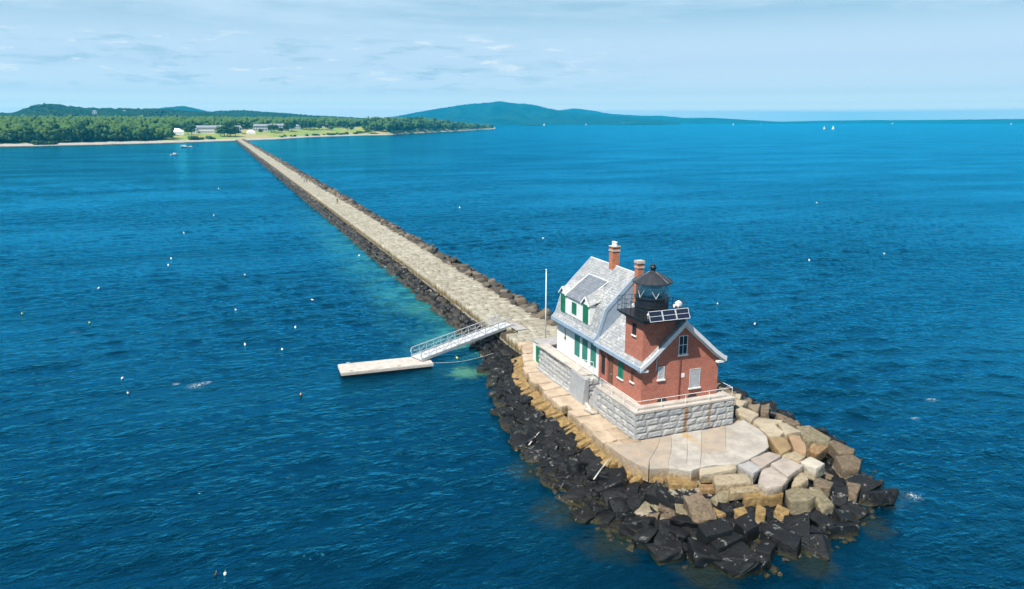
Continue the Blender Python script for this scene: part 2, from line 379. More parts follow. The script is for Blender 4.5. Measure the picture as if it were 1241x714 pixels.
# ------------------------------------------------------------------ sea
def seamat():
    t = NT('sea_water'); p = t.pos(); x, y, z = t.xyz(p)
    n1 = t.noise(t.vec(t.math('MULTIPLY', x, .8), t.math('MULTIPLY', y, 1.5), 0.), 1., 4, .6, .5); n2 = t.noise(t.vec(t.math('MULTIPLY', x, 2.3), t.math('MULTIPLY', y, 4.2), 0.), 1., 4, .6, .5); n0 = t.noise(p, .22, 3, .55, .3)
    big = t.noise(p, .012, 4, .6)
    n3 = t.noise(t.vec(t.math('MULTIPLY', x, 4.2), t.math('MULTIPLY', y, 7.5), 0.), 1., 3, .6, .5); n4 = t.noise(t.vec(t.math('MULTIPLY', x, .30), t.math('MULTIPLY', y, .55), 0.), 1., 3, .6, .4)
    gust = t.math('ADD', .5, t.math('MULTIPLY', t.sstep(t.noise(t.vec(t.math('MULTIPLY', x, .012), t.math('MULTIPLY', y, .03), 0.), 1., 4, .6), .34, .66), .85))
    hgt = t.math('ADD', t.math('MULTIPLY', n4, 1.5), t.math('ADD', t.math('MULTIPLY', n1, 1.0), t.math('ADD', t.math('MULTIPLY', n2, .26), t.math('MULTIPLY', n3, .12))))
    nrm = t.bump(t.math('MULTIPLY', hgt, gust), .62, .40)
    base = t.mix(t.sstep(big, .35, .65), (.0003, .0115, .026), (.0007, .017, .037))
    # pale sunken stones and weed along the harbour side of the breakwater, dark weed round the tip
    sh = t.noise(p, .16, 4, .65); sh2 = t.noise(p, .9, 4, .6)
    m = t.math('MULTIPLY', t.sstep(x, 15.5, 25.), t.math('SUBTRACT', 1., t.sstep(x, 28., 30.)))
    m = t.math('MULTIPLY', m, t.math('MULTIPLY', t.sstep(y, 66., 80.), t.math('SUBTRACT', 1., t.sstep(y, 140., 260.))))
    m = t.math('MULTIPLY', m, t.sstep(t.math('ADD', t.math('MULTIPLY', sh, .7), t.math('MULTIPLY', sh2, .3)), .36, .64))
    base = t.mix(t.math('MULTIPLY', m, .95), base, (.036, .195, .175))
    def patch(px, py, r, col, amt, b, warp=1.6):
        d = t.n('ShaderNodeVectorMath', operation='DISTANCE'); t.l(p, d.inputs[0]); d.inputs[1].default_value = (px, py, 0)
        q = t.math('ADD', d.outputs['Value'], t.math('MULTIPLY', t.math('SUBTRACT', sh2, .5), warp * 2.2))
        return t.mix(t.math('MULTIPLY', t.math('SUBTRACT', 1., t.sstep(q, r * .25, r)), amt), b, col)
    base = patch(22.2, 69.4, 2.6, (.10, .24, .10), .75, base)
    base = patch(24.6, 77.5, 2.2, (.07, .20, .10), .6, base)
    base = patch(24.0, 98., 4.5, (.05, .20, .13), .5, base)
    for q in ((19.6, 47., 2.2), (19.3, 40.5, 2.6), (20.5, 36., 2.6), (24., 31.3, 2.4), (41., 34.2, 2.2), (37., 31.9, 1.8), (30.5, 29.8, 2.)):
        base = patch(q[0], q[1], q[2], (.016, .020, .012), .8, base)
    # broken white water
    fn = t.noise(p, 4.2, 6, .75, 1.2); fl = t.noise(t.vec(t.math('MULTIPLY', x, .13), t.math('MULTIPLY', y, .30), 0.), 1., 3, .5)
    foam = t.math('MULTIPLY', t.sstep(fl, .715, .77), t.sstep(fn, .53, .63))
    for q in ((-3.6, 75.5, 1.15), (-2.7, 75.9, .8), (-5.4, 76.8, .6), (59.6, 46.7, .7), (54.4, 44., .5), (42.6, 33.8, .8), (21.9, 53.2, .7), (22.8, 60.5, .5), (21.2, 43., .5)):
        d = t.n('ShaderNodeVectorMath', operation='DISTANCE'); t.l(p, d.inputs[0]); d.inputs[1].default_value = (q[0], q[1], 0)
        k = t.math('SUBTRACT', 1., t.sstep(d.outputs['Value'], q[2] * .2, q[2]))
        foam = t.math('MAXIMUM', foam, t.math('MULTIPLY', k, t.sstep(fn, .50, .58)))
    dif = t.n('ShaderNodeBsdfDiffuse'); t.l(t.mix(t.math('MULTIPLY', foam, .55, clamp=True), base, (.62, .74, .78)), dif.inputs[0]); t.l(nrm, dif.inputs['Normal'])
    gl = t.n('ShaderNodeBsdfGlossy'); gl.inputs['Color'].default_value = (.07, .665, .97, 1); gl.inputs['Roughness'].default_value = .09; t.l(nrm, gl.inputs['Normal'])
    fr = t.n('ShaderNodeFresnel'); fr.inputs[0].default_value = 1.33; t.l(nrm, fr.inputs['Normal'])
    f = t.math('MULTIPLY', t.math('MINIMUM', t.math('MULTIPLY', fr.outputs[0], 1.75), .80), t.math('SUBTRACT', 1., foam), clamp=True)
    mxs = t.n('ShaderNodeMixShader'); t.l(f, mxs.inputs[0]); t.l(dif.outputs[0], mxs.inputs[1]); t.l(gl.outputs[0], mxs.inputs[2])
    t.l(mxs.outputs[0], t.out.inputs[0]); return t.m

def build_sea():
    ang = np.concatenate([np.radians(np.arange(-19, 62, .115)), np.radians(np.linspace(62, 341, 94)[:-1])])
    r = [0., 6., 12., 18., 24.]
    q = 28.
    while q < 520: r.append(q); q *= 1.0042 if q < 190 else 1.0085
    while q < 13000: r.append(q); q *= 1.12
    r.append(13000.); r = np.array(r)
    A, Rr = np.meshgrid(ang, r); X = Rr * np.sin(A); Y = Rr * np.cos(A)
    Z = np.zeros_like(X); g = np.random.default_rng(5)
    for k in range(44):
        lam = .75 * (6.5 / .75) ** g.random() if k < 38 else g.uniform(7, 13)
        th = R_(14) + g.normal() * R_(27); kx, ky = 2 * np.pi / lam * np.sin(th), 2 * np.pi / lam * np.cos(th)
        amp = .0066 * lam ** .9 * g.uniform(.5, 1.3) if k < 38 else .016
        s = np.sin(kx * X + ky * Y + g.uniform(0, 6.28))
        Z += amp * (1.0 * s + .35 * (s * s - .5))
    # gusts: the chop is not equally high everywhere
    G = .72 + .38 * np.sin(X * .061 + 1.3 + .6 * np.sin(Y * .043)) * np.sin(Y * .071 + .5 * np.sin(X * .05))
    Z *= G * np.clip((520 - Rr) / 300, 0, 1)
    V = np.stack([X, Y, Z], -1).reshape(-1, 3); n = len(ang)
    i = np.arange(len(r) - 1)[:, None] * n; j = np.arange(n)[None, :]; j2 = (j + 1) % n
    F = np.stack([i + j2, i + n + j2, i + n + j, i + j], -1).reshape(-1, 4)
    return mesh_np('sea', V, F, seamat(), True, kind='structure')
sea = build_sea()

# ------------------------------------------------------------------ far shore: land, hills
def groundmat():
    t = NT('shore_ground'); p = t.pos(); x, y, z = t.xyz(p)
    n = t.noise(p, .012, 4, .6); n2 = t.noise(p, .05, 4, .65); n3 = t.noise(p, .5, 3)
    grass = t.mix(t.sstep(n2, .40, .60), (.17, .27, .05), (.30, .28, .09))
    grass = t.mix(t.math('MULTIPLY', t.sstep(n, .52, .66), .8), grass, (.38, .29, .15))
    wood = t.mix(n2, (.015, .032, .010), (.03, .055, .018))
    g = t.mix(t.sstep(z, 13.2, 15.), grass, wood)
    beach = t.mix(t.sstep(n3, .3, .7), (.27, .245, .215), (.45, .41, .36))
    zb = t.math('ADD', z, t.math('MULTIPLY', t.math('SUBTRACT', n2, .5), .8))
    c = t.mix(t.sstep(zb, 1.8, 2.3), beach, g)
    c = t.mix(t.sstep(zb, .35, .6), (.07, .065, .05), c)
    return t.principled(c, .95, None, 0, .1)
SHORE = np.array([(-900, 300), (-520, 480), (-311.8, 713.1), (-265.1, 791.9), (-197.2, 886.8), (-129.3, 915.8), (-52.6, 966.6), (30.8, 1053.2), (75.5, 1107.2), (148.7, 1254.5),
                  (247.9, 1366.6), (297.5, 1390.5), (447.1, 1656.4), (601.6, 1902.4), (861.2, 2365.2)], float)
SA = np.arctan2(SHORE[:, 0], SHORE[:, 1]); SD = np.hypot(SHORE[:, 0], SHORE[:, 1])
def shore_d(a): return np.interp(a, SA, SD)
def cape(a): return np.clip((SA[-1] + .002 - a) / .12, 0, 1)              # 1 on the mainland, 0 at the end of the cape
def land_h(a, s):
    """ground height at bearing a (radians from +y), s metres behind the shoreline"""
    main = np.interp(s, [-60, 0, 45, 60, 190, 300, 800, 2400], [-3, 0, 1.9, 2.6, 11.5, 14.5, 19, 30])
    c = cape(a); head = np.interp(s, [-60, 0, 18, 60, 160, 420, 620, 700], [-3, 0, 2.4, 9, 17, 17, 3, -3])
    head = np.where(head > 0, head * np.clip(c * 1.3, .18, 1), head)
    w = np.clip((a - .165) / .03, 0, 1)
    return main * (1 - w) + head * w
def ground_z(x, y):
    a = math.atan2(x, y); return float(land_h(np.array(a), np.array(math.hypot(x, y) - float(shore_d(a)))))
def build_land():
    a = np.linspace(SA[0], SA[-1], 300); s = np.array([-60, -20, 0, 10, 25, 45, 60, 80, 110, 150, 190, 240, 300, 360, 420, 500, 620, 700, 900, 1300, 1800, 2400.])
    A, S = np.meshgrid(a, s); D = shore_d(A) + S; Z = land_h(A, S)
    Z = Z + np.where(S > 0, .6 * np.sin(A * 160 + S * .05) * np.clip(S / 120, 0, 1), 0)
    V = np.stack([D * np.sin(A), D * np.cos(A), Z], -1).reshape(-1, 3); n = len(a)
    i = np.arange(len(s) - 1)[:, None] * n; j = np.arange(n - 1)[None, :]
    F = np.stack([i + j, i + j + 1, i + n + j + 1, i + n + j], -1).reshape(-1, 4)
    return mesh_np('land', V, F, groundmat(), True, kind='structure')
build_land()

def hillmat(name, c1, c2, scale):
    t = NT(name); p = t.pos(); n = t.noise(p, scale, 6, .65); n2 = t.noise(p, scale * 6, 4, .7)
    c = t.mix(t.sstep(n, .35, .65), c1, c2); c = t.mix(t.math('MULTIPLY', t.sstep(n2, .5, .7), .55), c, tuple(v * .4 for v in c1))
    return t.principled(c, .95, t.bump(n2, 1., 1.2 / scale * .06), 0, .05)
def build_hill(name, sky_, w, mat, seed, rough):
    """a wooded ridge: crest given as (x, y, z), falling to both sides over w metres"""
    K = np.array(sky_); g = np.random.default_rng(seed); a0 = np.arctan2(K[:, 0], K[:, 1]); d0 = np.hypot(K[:, 0], K[:, 1])
    a = np.linspace(a0[0], a0[-1], 260); zc = np.interp(a, a0, K[:, 2]); dd = np.interp(a, a0, d0)
    zc = np.convolve(np.pad(zc, 4, 'edge'), np.ones(9) / 9, 'valid')
    s = np.linspace(-1, 1, 41); A, S = np.meshgrid(a, s); Zc = np.broadcast_to(zc, A.shape); D = np.broadcast_to(dd, A.shape) + S * w
    X, Y = D * np.sin(A), D * np.cos(A); prof = np.clip(1 - np.abs(S), 0, 1) ** .8
    Z = Zc * prof; sc = w / 3.
    for k in range(14):
        th = g.uniform(0, 6.28); lam = sc * g.uniform(.15, 1.); ph = g.uniform(0, 6.28)
        Z = Z + rough * Zc * (lam / sc) * .07 * np.sin((X * np.cos(th) + Y * np.sin(th)) * 6.28 / lam + ph) * np.clip(np.abs(S) * 3, .08, 1) * np.clip((1 - np.abs(S)) * 3, 0, 1)
    Z = Z + g.normal(0, 1, Z.shape) * rough * 1.3 - np.where(np.abs(S) > .99, 12, 0)
    V = np.stack([X, Y, Z], -1).reshape(-1, 3); n = len(a); i = np.arange(40)[:, None] * n; j = np.arange(n - 1)[None, :]
    F = np.stack([i + j, i + j + 1, i + n + j + 1, i + n + j], -1).reshape(-1, 4)
    return mesh_np(name, V, F, mat, True, kind='structure')
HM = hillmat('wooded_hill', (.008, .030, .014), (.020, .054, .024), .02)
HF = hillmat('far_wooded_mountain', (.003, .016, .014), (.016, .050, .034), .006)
H1 = [(-1300, 2300, 40), (-888.7, 2443.4, 39.3), (-731, 2495.1, 42.2), (-552.5, 2540.6, 47.6), (-514.1, 2548.7, 50), (-472.6, 2556.7, 70.9), (-432.3, 2563.8, 76), (-392.4, 2570.2, 69.5), (-351.6, 2576.1, 62.8), (-243.9, 2588.5, 63.6), (-142.9, 2596.1, 61.9), (-38.2, 2599.7, 55.1), (60, 2600, 45), (160, 2599, 30)]
H2 = [(-520, 5460, 45), (-426.4, 5483.4, 61.1), (-301.7, 5491.7, 108.3), (-167.6, 5497.4, 124.9), (-79.5, 5499.4, 104.5), (19.8, 5500, 78.4), (121.1, 5498.7, 57.3), (240, 5490, 30)]
H3 = [(-220, 3192, 30), (-106.6, 3198.2, 46.5), (-17.9, 3200, 59.1), (42, 3199.7, 64), (102.6, 3198.4, 67.4), (225, 3192.1, 60), (381.6, 3177.2, 47.6), (509.7, 3159.2, 41.3), (671.7, 3128.7, 31.6), (800, 3100, 20)]
H4 = [(1100, 7420, 8), (1345, 7378.4, 32.7), (1651.9, 7315.8, 71.4), (1805.8, 7279.4, 102.4), (2112.6, 7196.3, 157), (2341, 7125.3, 188.3), (2604.7, 7033.2, 207.8), (2865, 6931.2, 188.5), (3012.1, 6868.6, 157.4), (3158, 6802.8, 122.3), (3444.2, 6662.4, 87.1), (3721.9, 6511.3, 63.7), (3990.1, 6350.5, 40.4), (4150, 6250, 12)]
H5 = [(3820.7, 9241.3, 66.7), (4113.9, 9114.6, 149.7), (4354, 9002.4, 190.8), (4496.8, 8931.9, 169.9), (4778.2, 8784.6, 117.9), (5142, 8576.7, 91.8), (5318.3, 8468.6, 96.6), (5577.3, 8300.2, 65.7), (5826.3, 8127.4, 70.4), (6145.7, 7888.6, 45), (6448.3, 7643.2, 22), (6700, 7400, 6)]
H6 = [(x * .72, y * .72, 25 + (z - 25) * .72) for x, y, z in ((9500, 11600, 6), (9889.3, 11278.4, 22), (10302.2, 10902.5, 35.2), (10782.3, 10428, 44.9), (11223.3, 9951.8, 44.5), (11625.5, 9478.8, 49.5), (11990.9, 9012.2, 56.9), (12264.7, 8635.9, 61.5), (12890.3, 7670.7, 55.8), (13350.6, 6838.2, 25))]
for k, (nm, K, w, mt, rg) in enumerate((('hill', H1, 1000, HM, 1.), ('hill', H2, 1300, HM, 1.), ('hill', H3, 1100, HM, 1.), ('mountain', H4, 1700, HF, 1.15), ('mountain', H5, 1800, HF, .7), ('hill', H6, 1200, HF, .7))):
    build_hill(nm, K, w, mt, 40 + k, rg)

# ------------------------------------------------------------------ breakwater: rubble core, walkway, paving of the tip
def resample(P, n):
    P = np.array(P, float); L = np.concatenate([[0], np.cumsum(np.hypot(*np.diff(P, axis=0).T))]); t = np.linspace(0, L[-1], n)
    return np.stack([np.interp(t, L, P[:, 0]), np.interp(t, L, P[:, 1])], -1)
RIM = [(28.35, 78.), (27.91, 69.46), (26.69, 65.77), (25.64, 63.17), (25.16, 60.57), (25.2, 58.5), (25.1, 56.55), (25.11, 54.42), (25.2, 52.33), (25.2, 50.48), (25.01, 47.92), (24.86, 44.52), (25.02, 43.6), (25.5, 41.6), (26.2, 40.3), (28.2, 39.0), (31.3, 38.4), (33, 39.0), (35.2, 39.8), (36.9, 41.9), (37.3, 45.3), (37.0, 50), (36.6, 58), (35.8, 68), (35.05, 80)]
WATER = [(26.7, 80.), (24.9, 70.4), (22.4, 61.9), (20.7, 52.9), (20.14, 46), (20.4, 41.8), (20.6, 38.5), (21.5, 35.9), (22.5, 33.7), (24.6, 31.85), (27.1, 30.6), (30.2, 30.75), (33.2, 31.3), (36.5, 32.6), (40.4, 34.5), (42.3, 37.3), (43.4, 40.4), (43.9, 43.5), (43.9, 46), (43.8, 49.5), (43.6, 53), (43, 58), (41.5, 66), (39.4, 82)]
NR = 160
RP, WP = resample(RIM, NR), resample(WATER, NR)
def mound_z(t): return .98 * np.clip(1 - t, 0, 1) ** .9 - .13
def build_core():
    rows = []
    for t in np.linspace(0, 1, 14):
        P = RP * (1 - t) + WP * t; z = np.full(NR, mound_z(t)) + .22 * np.clip((41 - P[:, 1]) / 2, 0, 1) * (1 - t) + RNG.normal(0, .12, NR) * (0 < t)
        rows.append(np.column_stack([P, z]))
    out = WP + (WP - RP) / np.linalg.norm(WP - RP, axis=1)[:, None] * 3; rows.append(np.column_stack([out, np.full(NR, -3.)]))
    V = np.concatenate(rows); i = np.arange(len(rows) - 1)[:, None] * NR; j = np.arange(NR - 1)[None, :]
    F = np.stack([i + j, i + j + 1, i + NR + j + 1, i + NR + j], -1).reshape(-1, 4)
    # plateau under the paving and the long straight core
    c = np.array([[31.3, y, 1.02] for y in np.linspace(48, 74, NR)]); k = len(V); V = np.concatenate([V, c])
    F2 = np.stack([np.arange(NR - 1), k + np.arange(NR - 1), k + 1 + np.arange(NR - 1), 1 + np.arange(NR - 1)], -1)
    ys = np.arange(74, 1068, 6.); prof = [(24.6, -3), (26.5, -.15), (27.3, .35), (28.3, .95), (28.55, 1.6), (34.3, 1.6), (34.9, 1.45), (36.6, 1.0), (38.6, -.15), (41, -3)]
    k2 = len(V); m = len(prof); L = []
    for y in ys:
        for x, z in prof: L.append((x + RNG.normal(0, .1), y, z + RNG.normal(0, .05)))
    V = np.concatenate([V, np.array(L)]); i = np.arange(len(ys) - 1)[:, None] * m; j = np.arange(m - 1)[None, :]
    F3 = k2 + np.stack([i + j, i + m + j, i + m + j + 1, i + j + 1], -1).reshape(-1, 4)
    return mesh_np('breakwater_core', V, np.concatenate([F, F2, F3]), M['core'], False, kind='structure')
build_core()['label'] = 'dark rubble core of the breakwater under its stones'

def slab_boxes(name, boxes, mat, kind='structure'):
    """boxes: (poly of 4 xy, z top, z bottom); a chamfered slab each, all one pavement"""
    V = []; F = []; T = []
    for poly, zt, zb in boxes:
        o = len(V); P = np.array(poly); c = P.mean(0); e = .018
        Q = P + (c - P) / np.linalg.norm(c - P, axis=1)[:, None] * e * 1.6
        tilt = RNG.normal(0, .008, 4)
        V += [(*p, zb) for p in P] + [(*p, zt - e + h) for p, h in zip(P, tilt)] + [(*p, zt + h) for p, h in zip(Q, tilt)]
        for a in (0, 4): F += [(o + a + i, o + a + (i + 1) % 4, o + a + 4 + (i + 1) % 4, o + a + 4 + i) for i in range(4)]
        F.append((o + 8, o + 9, o + 10, o + 11)); T += [float(RNG.random())] * 9
    return mesh_np(name, np.array(V), np.array(F), mat, False, np.array(T), kind)
def build_walk():
    bx = []; y = 70.5
    while y < 1062:
        L = RNG.uniform(.55, 1.25) if y < 400 else RNG.uniform(1.6, 2.6)
        cuts = [28.28 + RNG.normal(0, .07)]
        if y < 77.4 : cuts = [30.1 if 74.6 < y < 77.2 else 28.4]
        while cuts[-1] < 33.6: cuts.append(cuts[-1] + RNG.uniform(.6, 1.5))
        cuts[-1] = (34.6 if y > 79 else 35.) + RNG.normal(0, .16)
        for a, b in zip(cuts[:-1], cuts[1:]):
            if b - a < .25: continue
            g = RNG.uniform(.012, .05) if RNG.random() < .85 else RNG.uniform(.05, .11); dy = RNG.normal(0, .05, 2)
            zt = 2.0 + RNG.normal(0, .022); zb = .85 if a < 28.6 or b > 34.6 else 1.6
            bx.append(([(a + g, y + g + dy[0]), (b - g, y + g + dy[1]), (b - g, y + L - g + dy[1]), (a + g, y + L - g + dy[0])], zt, zb))
        y += L
    return slab_boxes('walkway', bx, M['walk'])
build_walk()
RIMB = []
def build_paving():
    bx = []; R0 = np.array(RIM[1:14]); ys = [69.4]
    while ys[-1] > 45.2: ys.append(ys[-1] - random.uniform(1.1, 2.3))
    ys[-1] = 44.62
    rx = lambda y: float(np.interp(y, R0[::-1, 1], R0[::-1, 0])) if True else 0
    for y1, y0 in zip(ys[:-1], ys[1:]):
        a0, a1 = rx(y0) + random.gauss(0, .06), rx(y1) + random.gauss(0, .06)
        e = 27.22 if y1 < 64 else 28.3
        if e > 28 and y1 < 66: e = 27.8
        mid = random.uniform(.45, .6) if e - a0 > 2.2 else None
        s = random.uniform(-.15, .15)
        if mid:
            m0, m1 = a0 + (e - a0) * mid, a1 + (e - a1) * mid
            RIMB.append([(a0, y0 + .02), (m0 - .02, y0 + .02 + s), (m1 - .02, y1 - .02 + s), (a1, y1 - .02)])
            bx.append(([(m0 + .02, y0 + .02 + s), (e + .3, y0 + .02 + s), (e + .3, y1 - .02 + s), (m1 + .02, y1 - .02 + s)], 2 + random.gauss(0, .02), 1.2))
        else: RIMB.append([(a0, y0 + .02), (e + .25, y0 + .02 + s), (e + .25, y1 - .02 + s), (a1, y1 - .02)])
    for y in np.arange(63.6, 70.6, 1.15):      # between the bulkhead and the walkway
        for x0, x1 in ((28.4, 30.2), (30.2, 32.4), (32.4, 34.9)):
            x = x0 if y > 66 else max(x0, 29.6)
            if x < x1 - .3: bx.append(([(x + .02, y + .02), (x1 - .02, y + .02), (x1 - .02, y + 1.13), (x + .02, y + 1.13)], 2 + random.gauss(0, .02), 1.3))
    for y in np.arange(44.6, 63.6, 1.6):       # strip on the open-sea side of the houses
        bx.append(([(34.7, y + .02), (36.9 + random.gauss(0, .15), y + .02), (36.9 + random.gauss(0, .15), y + 1.57), (34.7, y + 1.57)], 1.97 + random.gauss(0, .02), 1.0))
    o = slab_boxes('paving', bx, M['paving'])
    mb = MB()
    for s in SLABS:
        c = np.mean(s, axis=0); P = [tuple(c + (np.array(p) - c) * (1 - .004 / max(.3, np.linalg.norm(np.array(p) - c)))) for p in s]
        zt = 2 + random.gauss(0, .014); Q = [tuple(c + (np.array(p) - c) * (1 - .022 / max(.3, np.linalg.norm(np.array(p) - c)))) + (zt,) for p in P]
        n = len(P); v = [(*p, .95) for p in P] + [(*p, zt - .05) for p in P] + Q
        f = [tuple(range(2 * n, 3 * n))] + [(b + i, b + (i + 1) % n, b + n + (i + 1) % n, b + n + i) for b in (0, n) for i in range(n)]
        mb.add(v, f)
    tag(mb.build('paving', M['apron']), kind='structure')
SLABS = [
[(27.03, 44.75), (29.35, 44.75), (28.22, 43.36), (26.44, 41.57), (25.78, 40.59), (25.35, 41.54), (25.1, 42.9), (25.0, 44.6)],
[(29.35, 44.75), (30.26, 44.75), (29.02, 42.75), (27.46, 40.76), (27.05, 40.1), (25.77, 40.46), (26.44, 41.57), (28.22, 43.36)],
[(30.26, 44.75), (31.68, 44.75), (29.44, 41.4), (28.48, 40.08), (28.8, 39.28), (28.22, 39.11), (27.05, 40.1), (27.46, 40.76), (29.02, 42.75)],
[(31.68, 44.75), (32.98, 44.75), (30.44, 41.15), (29.03, 39.33), (28.8, 39.28), (28.48, 40.08), (29.44, 41.4)],
[(30.44, 41.15), (32.51, 41.09), (34.09, 40.17), (35.01, 39.96), (33.0, 39.16), (31.57, 38.74), (30.35, 39.3), (29.03, 39.33)],
[(32.98, 44.75), (35.17, 44.75), (32.51, 41.09), (30.44, 41.15)],
[(35.17, 44.75), (36.19, 44.8), (37.26, 45.33), (37.17, 43.26), (36.87, 42.04), (35.76, 40.43), (35.01, 39.96), (34.09, 40.17), (32.51, 41.09)]]
build_paving()
